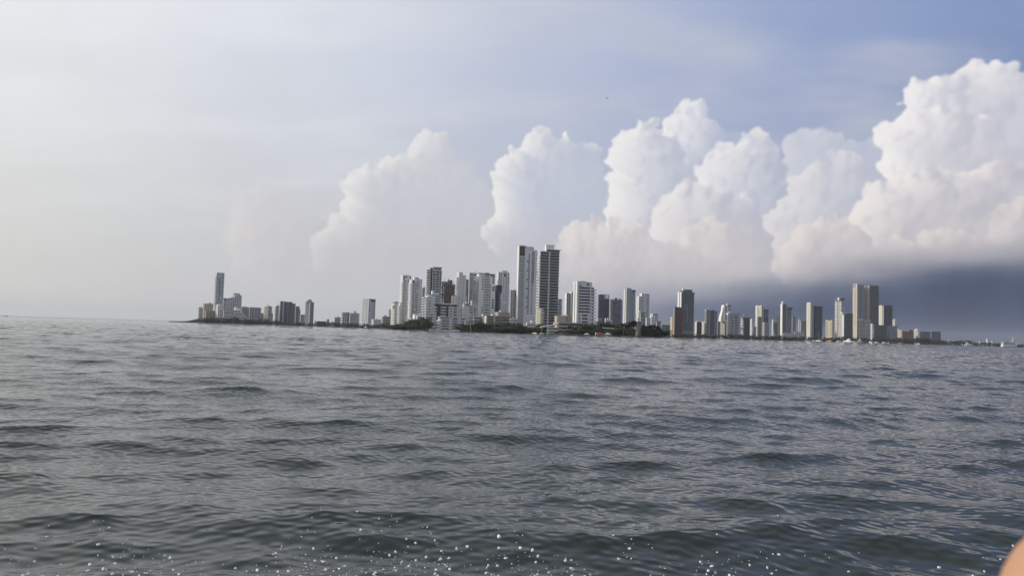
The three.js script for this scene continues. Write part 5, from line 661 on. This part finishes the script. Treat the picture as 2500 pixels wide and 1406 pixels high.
simple('monument', 'pale spire monument behind the ferry', 'monument', 2475, 2400, (G, p) => { piece(G, 'base', 'sand', -3 * p, 3 * p, 0.7, 13 * p, -3, 3); piece(G, 'column', 'white2', -1.3 * p, 1.3 * p, 13 * p, 22 * p, -1.4, 1.4, DISC); piece(G, 'cap', 'white2', -0.8 * p, 0.8 * p, 22 * p, 26 * p, -0.9, 0.9, new THREE.ConeGeometry(0.5, 1, 16)); });

// ------------------------------------------------------------------ trees
const leaf = (c, s) => new THREE.MeshStandardMaterial({ color: new THREE.Color().setRGB(...c), roughness: 0.75, side: THREE.DoubleSide, vertexColors: true });
const LEAF = [leaf([0.05, 0.07, 0.03]), leaf([0.062, 0.075, 0.036]), leaf([0.04, 0.06, 0.033])], BARK = new THREE.MeshStandardMaterial({ color: new THREE.Color().setRGB(0.13, 0.1, 0.075), roughness: 0.95 });
function leaves(r, puffs, per, size) {
  const pos = [], nor = [], col = [];
  for (const [cx, cy, cz, pr] of puffs) for (let i = 0; i < per; i++) {
    const u = r() * 2 - 1, a = r() * 6.283, q = Math.sqrt(1 - u * u), d = new THREE.Vector3(q * Math.cos(a), u, q * Math.sin(a)), rr = pr * (0.55 + 0.5 * r()), c = new THREE.Vector3(cx + d.x * rr, cy + d.y * rr * 0.8, cz + d.z * rr);
    const n = d.clone().add(new THREE.Vector3(r() - 0.5, r() - 0.2, r() - 0.5).multiplyScalar(1.1)).normalize(), t = new THREE.Vector3(r() - 0.5, r() - 0.5, r() - 0.5).cross(n).normalize(), b = n.clone().cross(t), s = size * (0.6 + 0.8 * r()), k = 0.6 + 0.8 * r(), g = [k * (0.9 + 0.3 * r()), k, k * 0.9];
    const P = [[-1, -0.5], [1, -0.6], [0.9, 0.5], [-0.8, 0.6]].map(([x, y]) => c.clone().addScaledVector(t, x * s).addScaledVector(b, y * s));
    for (const j of [0, 1, 2, 0, 2, 3]) { pos.push(P[j].x, P[j].y, P[j].z); nor.push(n.x, n.y, n.z); col.push(...g); }
  }
  const g = new THREE.BufferGeometry(); g.setAttribute('position', new THREE.Float32BufferAttribute(pos, 3)); g.setAttribute('normal', new THREE.Float32BufferAttribute(nor, 3)); g.setAttribute('color', new THREE.Float32BufferAttribute(col, 3)); return g;
}
const limb = (a, b, r0, r1) => { const d = b.clone().sub(a), g = new THREE.CylinderGeometry(r1, r0, d.length(), 6, 1, true); g.translate(0, d.length() / 2, 0); g.applyQuaternion(new THREE.Quaternion().setFromUnitVectors(new THREE.Vector3(0, 1, 0), d.clone().normalize())); g.translate(a.x, a.y, a.z); return g; };
const V3 = (x, y, z) => new THREE.Vector3(x, y, z);
// broad trees of unit height, several shapes
const TREES = Array.from({ length: 7 }, (_, i) => {
  const r = rng(500 + i * 17), puffs = [], w = 0.36 + 0.2 * r(), trunk = [limb(V3(0, 0, 0), V3(0.03, 0.35, 0.02), 0.035, 0.024)];
  for (let k = 0; k < 13; k++) { const a = r() * 6.283, q = Math.sqrt(r()), y = 0.36 + 0.5 * r(); const p = [Math.cos(a) * q * w, y, Math.sin(a) * q * w, 0.11 + 0.11 * r()]; puffs.push(p); if (k < 5) trunk.push(limb(V3(0.03, 0.33, 0.02), V3(p[0] * 0.8, y - 0.04, p[2] * 0.8), 0.02, 0.007)); }
  puffs.push([0.02, 0.86, 0, 0.13], [w * 0.8, 0.4, 0, 0.14], [-w * 0.8, 0.42, 0.1, 0.14], [0, 0.22, w * 0.5, 0.16], [w * 0.5, 0.2, w * 0.4, 0.15], [-w * 0.55, 0.22, w * 0.4, 0.15]);
  return { crown: leaves(r, puffs, 44, 0.034), trunk: mergeGeometries(trunk), mat: LEAF[i % 3] };
});
const PALMS = Array.from({ length: 3 }, (_, i) => {
  const r = rng(900 + i * 7), fr = [], trunk = [], top = V3(0.05 * (i - 1), 0.8, 0.03);
  let p = V3(0, 0, 0); for (let k = 1; k <= 6; k++) { const t = k / 6, n = V3(top.x * t * t, 0.8 * t, top.z * t); trunk.push(limb(p, n, 0.022 - 0.008 * t, 0.021 - 0.008 * t)); p = n; }
  const pos = [], nor = [], col = [];
  for (let k = 0; k < 18; k++) {
    const a = k * 2.4 + r(), up = 0.9 - 1.25 * (k / 18), L = 0.24 + 0.06 * r(), dir = V3(Math.cos(a), 0, Math.sin(a)), side = V3(-dir.z, 0, dir.x); let q = top.clone(), g0 = 0.7 + 0.5 * r();
    for (let s = 0; s < 5; s++) { const t = s / 5, n = q.clone().addScaledVector(dir, L / 5).add(V3(0, (up - t * 1.5) * L / 5, 0)), w0 = 0.045 * Math.sin(Math.PI * (0.12 + 0.86 * t)), w1 = 0.045 * Math.sin(Math.PI * (0.12 + 0.86 * (t + 0.2)));
      for (const e of [-1, 1]) { const A = q, B = n, C = n.clone().addScaledVector(side, e * w1).add(V3(0, -w1 * 0.8, 0)), D = q.clone().addScaledVector(side, e * w0).add(V3(0, -w0 * 0.8, 0)); for (const v of [A, B, C, A, C, D]) { pos.push(v.x, v.y, v.z); nor.push(side.x * e * 0.4, 0.85, side.z * e * 0.4); col.push(g0, g0, g0 * 0.9); } }
      q = n; }
  }
  const g = new THREE.BufferGeometry(); g.setAttribute('position', new THREE.Float32BufferAttribute(pos, 3)); g.setAttribute('normal', new THREE.Float32BufferAttribute(nor, 3)); g.setAttribute('color', new THREE.Float32BufferAttribute(col, 3));
  return { crown: g, trunk: mergeGeometries(trunk), mat: LEAF[(i + 1) % 3] };
});
function tree(P, name, label, category, group, x, depth, h, r, wide = 1) {
  const G = thing(name, label, category, group); G.position.copy(ground(x, depth, LAND - 0.6)); G.rotation.y = r() * 6.283; G.scale.set(h * wide, h, h * wide);
  for (const [n, g, m] of [['trunk', P.trunk, BARK], ['crown', P.crown, P.mat]]) { const o = new THREE.Mesh(g, m); o.name = n; G.add(o); }
}
function belt(seed, pts, step, d0, d1, label, group, wide = 1.25) {        // pts: [pixel column, row of the tree tops]
  const r = rng(seed);
  for (let x = pts[0][0]; x < pts[pts.length - 1][0]; x += step * (0.6 + 0.8 * r())) {
    let i = 0; while (i < pts.length - 2 && x > pts[i + 1][0]) i++;
    const y = mix(pts[i][1], pts[i + 1][1], (x - pts[i][0]) / (pts[i + 1][0] - pts[i][0])), d = mix(d0, d1, (x - pts[0][0]) / (pts[pts.length - 1][0] - pts[0][0])) + 18 * r(), h = Math.max(2.2, heightOf(x, y, d) * (0.72 + 0.4 * r()));
    tree(TREES[Math.floor(r() * 7)], 'broadleaf_tree', label, 'tree', group, x, d, h, r, wide * (1.25 + 0.4 * r()) * (h < 5 ? 2 : h < 8 ? 1.35 : 1));
  }
}
belt(1, [[456, 786], [478, 780], [500, 777], [545, 776], [566, 778], [571, 773], [580, 778], [610, 781], [640, 778], [665, 780], [690, 785]], 6.2, 1800, 1715, 'dark tree in the belt along the far left shore', 'trees along the far left shore');
belt(2, [[690, 787], [745, 788], [773, 787], [800, 785], [830, 788], [880, 788], [905, 793], [930, 790], [955, 787]], 8.5, 1690, 1120, 'dark tree on the shore between left towers and the centre', 'trees left of the centre', 1.3);
belt(3, [[950, 794], [985, 787], [1003, 781], [1020, 776], [1028, 773], [1037, 777], [1043, 790]], 5.2, 920, 890, 'dense green tree on the mangrove mound left of centre', 'trees on the mangrove mound', 1.2);
belt(33, [[958, 797], [1000, 791], [1030, 787], [1042, 795]], 7.5, 906, 880, 'low green tree on the edge of the mangrove mound', 'low trees on the mangrove mound', 1.5);
belt(4, [[1120, 797], [1140, 785], [1165, 784], [1190, 786], [1230, 785], [1262, 784], [1285, 792], [1320, 795], [1336, 800]], 7, 896, 850, 'seafront tree below the brown block and tallest tower', 'trees below the central towers', 1.25);
belt(34, [[1122, 800], [1180, 795], [1260, 794], [1320, 800]], 11, 890, 846, 'low seafront shrub tree below the central towers', 'low trees below the central towers', 1.7);
belt(5, [[1366, 806], [1412, 800], [1422, 790], [1450, 788], [1470, 785], [1500, 787], [1518, 793], [1530, 801], [1560, 803], [1600, 802], [1614, 808]], 6.2, 812, 792, 'dark tree behind the red kiosk and stone turret', 'trees on the central point', 1.3);
belt(35, [[1418, 803], [1470, 803], [1530, 803], [1615, 804]], 8.5, 802, 780, 'low dark tree in front of the central point', 'low trees on the central point', 1.6);
belt(6, [[1618, 818], [1700, 818], [1780, 819], [1850, 821], [1890, 822], [1940, 824]], 10.5, 1300, 1500, 'dark waterfront tree right of the centre', 'trees right of the centre', 1.35);
belt(7, [[1935, 825], [2050, 828], [2130, 830], [2200, 830], [2240, 830], [2300, 833]], 12, 1560, 1960, 'dark waterfront tree below the right hand towers', 'trees below the right hand towers', 1.5);
belt(8, [[2300, 835], [2345, 837], [2380, 839], [2440, 842], [2510, 845], [2560, 848]], 10, 2050, 2260, 'dark low tree on the far right shore', 'trees on the far right shore', 1.6);
{
  const r = rng(77), pal = (x, y, d, t, g) => tree(PALMS[Math.floor(r() * 3)], 'palm_tree', t, 'palm', g, x, d, heightOf(x, y, d) * 1.02, r, 1.25);
  for (const [x, y] of [[1313, 788], [1320, 786], [1331, 792], [1341, 796], [1347, 795]]) pal(x, y, 838, 'palm at the left foot of the teal glass tower', 'palms by the teal tower');
  for (const [x, y] of [[1376, 797], [1392, 793], [1404, 798]]) pal(x, y, 800, 'palm in front of the dark club building', 'palms before the club');
  for (const [x, y] of [[1522, 786], [1530, 790], [1537, 784], [1541, 780], [1545, 783], [1549, 788], [1535, 793]]) pal(x, y, 782, 'palm left of the stone lighthouse turret', 'palms left of the turret');
  for (const [x, y] of [[1568, 791], [1573, 795], [1582, 793], [1589, 795], [1595, 791], [1601, 794], [1607, 797], [1611, 801]]) pal(x, y, 780, 'palm right of the stone lighthouse turret', 'palms right of the turret');
  for (const [x, y] of [[1243, 783], [1212, 786], [1158, 786]]) pal(x, y, 878, 'palm sticking out of the seafront trees below the brown block', 'palms below the brown block');
}

// ------------------------------------------------------------------ a seabird high over the city
{
  const G = thing('frigate_bird', 'small dark seabird gliding high in the blue sky', 'bird'), d = ray(1483, 240).normalize().multiplyScalar(210); G.position.set(d.x, d.y + EYE, d.z); G.rotation.set(0.3, 0.5, -0.42);
  const body = new THREE.Mesh(new THREE.SphereGeometry(1, 14, 10), M.black); body.name = 'body'; body.scale.set(0.09, 0.08, 0.3); G.add(body);
  const head = new THREE.Mesh(new THREE.ConeGeometry(0.05, 0.2, 8).rotateX(Math.PI / 2), M.black); head.name = 'head'; head.position.z = 0.36; G.add(head);
  for (const s of [-1, 1]) { const sh = new THREE.Shape(); sh.moveTo(0, 0.1); sh.quadraticCurveTo(0.2, 0.2, 0.34, 0.16); sh.quadraticCurveTo(0.5, 0.06, 0.62, -0.14); sh.quadraticCurveTo(0.36, 0, 0.28, -0.02); sh.lineTo(0, -0.12); const g = new THREE.ExtrudeGeometry(sh, { depth: 0.02, bevelEnabled: false }); g.rotateX(Math.PI / 2); const w = new THREE.Mesh(g, M.black); w.name = 'wing'; w.scale.x = s; w.rotation.z = s * 0.12; G.add(w); }
  const tail = new THREE.Mesh(new THREE.ConeGeometry(0.07, 0.3, 5).rotateX(Math.PI / 2), M.black); tail.name = 'tail'; tail.scale.y = 0.3; tail.position.z = -0.38; G.add(tail);
}

// ------------------------------------------------------------------ the boat under the camera and a passenger, whose bare shoulder reaches into the corner of the view
{
  const shoulder = ray(2724, 1506).normalize().multiplyScalar(0.7).add(V3(0, EYE, 0)), seat = V3(shoulder.x + 0.175, shoulder.y - 0.52, shoulder.z);
  const B = thing('open_boat', 'white open boat the passenger sits in', 'boat'), floor = seat.y - 0.42, rim = floor + 0.42;
  const st = [[-4.6, 0.02, 0.35], [-4.2, 0.5, 0.22], [-3.2, 0.95, 0.1], [-1.5, 1.25, 0.02], [0.5, 1.32, 0], [2.4, 1.25, 0.02], [3.2, 1.15, 0.04]];
  const shell = (rings, closed) => { const pos = [], idx = [], n = rings[0].length; rings.forEach((q) => q.forEach((p) => pos.push(...p))); for (let i = 0; i < rings.length - 1; i++) for (let k = 0; k < n - (closed ? 0 : 1); k++) { const a = i * n + k, b = i * n + (k + 1) % n; idx.push(a, b, b + n, a, b + n, a + n); } const g = new THREE.BufferGeometry(); g.setAttribute('position', new THREE.Float32BufferAttribute(pos, 3)); g.setIndex(idx); g.computeVertexNormals(); return g; };
  const put = (n, g, m) => { const o = new THREE.Mesh(g, M[m]); o.name = n; B.add(o); return o; };
  put('hull', shell(st.map(([x, w, u]) => [[x, rim + u, -w], [x, floor * 0.5 + u, -w * 0.96], [x, -0.1 + u, -w * 0.6], [x, -0.35 + u, 0], [x, -0.1 + u, w * 0.6], [x, floor * 0.5 + u, w * 0.96], [x, rim + u, w]]), false), 'hull');
  put('gunwale', mergeGeometries([-1, 1].map((s) => new THREE.TubeGeometry(new THREE.CatmullRomCurve3(st.map(([x, w, u]) => V3(x, rim + u, s * w))), 60, 0.045, 8))), 'hull');
  put('deck', shell(st.map(([x, w]) => [[x, floor, -w * 0.97], [x, floor, w * 0.97]]), false), 'white2');
  put('stern', shell([[[3.2, -0.2, -1.1], [3.2, rim + 0.04, -1.15]], [[3.2, -0.2, 1.1], [3.2, rim + 0.04, 1.15]]], false), 'hull');
  piece(B, 'bench', 'hull', seat.x - 0.55, seat.x + 0.75, floor, seat.y - 0.03, seat.z - 0.12, seat.z + 0.42); piece(B, 'bench_cushion', 'blue', seat.x - 0.55, seat.x + 0.75, seat.y - 0.04, seat.y + 0.005, seat.z - 0.13, seat.z + 0.43);
  B.position.set(0, 0, 0);

  const cap = (p, a, b, ra, rb) => { const bx = b[0] - a[0], by = b[1] - a[1], bz = b[2] - a[2], px = p[0] - a[0], py = p[1] - a[1], pz = p[2] - a[2], t = clamp((px * bx + py * by + pz * bz) / (bx * bx + by * by + bz * bz)); return Math.hypot(px - bx * t, py - by * t, pz - bz * t) - mix(ra, rb, t); };
  const smin = (a, b, k) => { const h = clamp(0.5 + 0.5 * (b - a) / k); return mix(b, a, h) - k * h * (1 - h); };
  function carve(bones, c, half, res, k, cut) {                // mesh the smooth union of tapered bones inside a cube
    const mc = new MarchingCubes(res, M.white, false, false, 120000); mc.isolation = 0;
    for (let z = 0; z < res; z++) for (let y = 0; y < res; y++) for (let x = 0; x < res; x++) { const p = [c[0] + (x - res / 2) / (res / 2) * half, c[1] + (y - res / 2) / (res / 2) * half, c[2] + (z - res / 2) / (res / 2) * half]; let d = 9; for (const [a, b, ra, rb, kk] of bones) { const e = cap(p, a, b, ra, rb); if (e < d + 0.2) d = smin(d, e, kk ?? k); } if (cut) d = Math.max(d, cut(p)); mc.field[x + y * res + z * res * res] = -d; }
    mc.update(); const n = mc.count, g = new THREE.BufferGeometry(), P = new Float32Array(mc.positionArray.slice(0, n * 3)); for (let i = 0; i < n; i++) for (let q = 0; q < 3; q++) P[i * 3 + q] = P[i * 3 + q] * half + c[q];
    g.setAttribute('position', new THREE.BufferAttribute(P, 3)); g.setAttribute('normal', new THREE.BufferAttribute(new Float32Array(mc.normalArray.slice(0, n * 3)), 3)); return g;
  }
  const torso = [[[-0.06, 0.1, 0.02], [0.06, 0.1, 0.02], 0.12, 0.12], [[0, 0.12, 0.02], [0, 0.4, -0.01], 0.115, 0.125], [[-0.07, 0.42, -0.02], [0.07, 0.42, -0.02], 0.105, 0.105], [[-0.12, 0.5, 0.01], [0.12, 0.5, 0.01], 0.062, 0.062]];
  const bones = [...torso, [[0, 0.53, 0.01], [0, 0.64, -0.02], 0.055, 0.05], [[0, 0.5, 0.02], [0, 0.58, 0.01], 0.075, 0.055]];
  for (const s of [-1, 1]) bones.push([[s * 0.175, 0.52, 0], [s * 0.2, 0.43, 0.01], 0.067, 0.058, 0.05], [[s * 0.19, 0.47, 0.01], [s * 0.23, 0.24, 0.03], 0.054, 0.042], [[s * 0.23, 0.24, 0.03], [s * 0.14, 0.2, -0.2], 0.043, 0.029], [[s * 0.09, 0.09, 0], [s * 0.105, 0.085, -0.43], 0.088, 0.06], [[s * 0.105, 0.085, -0.43], [s * 0.105, -0.08, -0.44], 0.058, 0.054], [[s * 0.105, -0.08, -0.44], [s * 0.105, -0.35, -0.44], 0.056, 0.036], [[s * 0.105, -0.37, -0.42], [s * 0.115, -0.385, -0.6], 0.036, 0.026]);
  const head = [[[0, 0.775, -0.01], [0, 0.75, -0.045], 0.088, 0.078], [[0, 0.7, -0.06], [0, 0.675, -0.085], 0.058, 0.034], [[0, 0.742, -0.115], [0, 0.718, -0.138], 0.008, 0.014, 0.012], [[-0.032, 0.765, -0.112], [0.032, 0.765, -0.112], 0.012, 0.012, 0.02], [[-0.02, 0.693, -0.112], [0.02, 0.693, -0.112], 0.009, 0.009, 0.012], [[-0.086, 0.735, -0.02], [-0.09, 0.755, -0.012], 0.013, 0.016, 0.01], [[0.086, 0.735, -0.02], [0.09, 0.755, -0.012], 0.013, 0.016, 0.01], [[0, 0.62, -0.02], [0, 0.69, -0.02], 0.05, 0.05]];
  const hand = (s) => { const w = [s * 0.14, 0.2, -0.2], out = [[w, [s * 0.125, 0.185, -0.27], 0.027, 0.033, 0.02]]; [[-0.03, 0.062], [-0.01, 0.072], [0.01, 0.067], [0.029, 0.052]].forEach(([o, l]) => { const a = [s * 0.122 + o, 0.188, -0.285], b = [a[0] - s * 0.004, 0.183, a[2] - l * 0.55], c = [b[0], 0.166, b[2] - l * 0.45]; out.push([a, b, 0.0095, 0.0088, 0.006], [b, c, 0.0088, 0.0075, 0.006]); }); const t = [s * 0.105, 0.186, -0.235], u = [s * 0.078, 0.178, -0.262]; out.push([t, u, 0.013, 0.0105, 0.01], [u, [s * 0.076, 0.17, -0.29], 0.0105, 0.009, 0.006]); return out; };
  const G = thing('person', 'person sitting in the boat, only a bare shoulder shows in the corner', 'person'); G.position.copy(seat);
  const skin = new THREE.MeshPhysicalMaterial({ color: new THREE.Color().setRGB(0.5, 0.275, 0.16), roughness: 0.5, vertexColors: true });
  const mottle = (g) => { const p = g.attributes.position, c = new Float32Array(p.count * 3); for (let i = 0; i < p.count; i++) { const q = fbm(p.getX(i) * 60 + p.getZ(i) * 35, p.getY(i) * 60 + p.getZ(i) * 20, 3) - 0.5; c.set([1 + 0.12 * q, 1 + 0.2 * q, 1 + 0.22 * q], i * 3); } g.setAttribute('color', new THREE.BufferAttribute(c, 3)); return g; };
  const own = (n, g, m) => { const o = new THREE.Mesh(g, m); o.name = n; G.add(o); };
  own('body', mottle(mergeGeometries([carve(bones, [0, 0.16, -0.16], 0.62, 104, 0.045), carve(head, [0, 0.74, -0.03], 0.16, 84, 0.03), carve(hand(-1), [-0.115, 0.185, -0.27], 0.1, 68, 0.012), carve(hand(1), [0.115, 0.185, -0.27], 0.1, 68, 0.012)])), skin);
  const fat = (b, d) => b.map(([p, q, r0, r1, k]) => [p, q, r0 + d, r1 + d, k]);
  own('tank_top', carve(fat(torso, 0.012), [0, 0.3, 0], 0.34, 74, 0.045, (p) => Math.max(p[1] - 0.53, 0.1 - p[1], Math.abs(p[0]) - 0.125 - 0.3 * Math.max(0, 0.42 - p[1]))), M.slate);
  own('shorts', carve(fat([torso[0], ...bones.filter((b) => b[2] === 0.088)], 0.016), [0, 0.08, -0.12], 0.34, 74, 0.045, (p) => Math.max(-0.31 - p[2], p[1] - 0.17)), M.blue);
  own('hair', carve([[[0, 0.79, 0.015], [0, 0.775, -0.03], 0.098, 0.088], [[0, 0.74, 0.06], [0, 0.66, 0.06], 0.06, 0.05]], [0, 0.75, 0.02], 0.16, 60, 0.03, (p) => Math.max(-p[2] - 0.062, 0.62 - p[1])), M.black);
}

// ------------------------------------------------------------------ spray thrown up beside the boat
{
  const r = rng(62), N = 1500, g = new THREE.IcosahedronGeometry(1, 1), m = new THREE.InstancedMesh(g, new THREE.MeshPhysicalMaterial({ color: 0xf4f6f6, roughness: 0.25, ior: 1.33 }), N), o = new THREE.Object3D();  // opaque white colour stands for the glint of clear drops
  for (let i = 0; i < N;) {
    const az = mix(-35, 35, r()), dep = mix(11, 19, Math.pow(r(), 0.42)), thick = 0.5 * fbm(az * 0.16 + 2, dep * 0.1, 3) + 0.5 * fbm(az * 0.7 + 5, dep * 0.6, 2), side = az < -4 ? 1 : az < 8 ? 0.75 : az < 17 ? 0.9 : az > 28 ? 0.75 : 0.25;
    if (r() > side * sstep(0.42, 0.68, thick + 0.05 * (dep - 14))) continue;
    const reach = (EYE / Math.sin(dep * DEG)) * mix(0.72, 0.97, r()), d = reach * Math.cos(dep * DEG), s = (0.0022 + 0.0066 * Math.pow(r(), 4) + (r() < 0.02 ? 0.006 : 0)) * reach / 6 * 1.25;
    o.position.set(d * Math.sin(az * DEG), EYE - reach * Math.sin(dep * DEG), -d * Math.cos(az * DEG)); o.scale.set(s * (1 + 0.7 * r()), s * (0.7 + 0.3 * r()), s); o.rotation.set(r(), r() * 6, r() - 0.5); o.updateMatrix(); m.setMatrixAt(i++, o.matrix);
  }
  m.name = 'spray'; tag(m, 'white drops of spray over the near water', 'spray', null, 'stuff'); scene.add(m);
}

scene.traverse((o) => { if (o.isMesh) { o.castShadow = true; o.receiveShadow = true; } });
renderer.render(scene, camera);
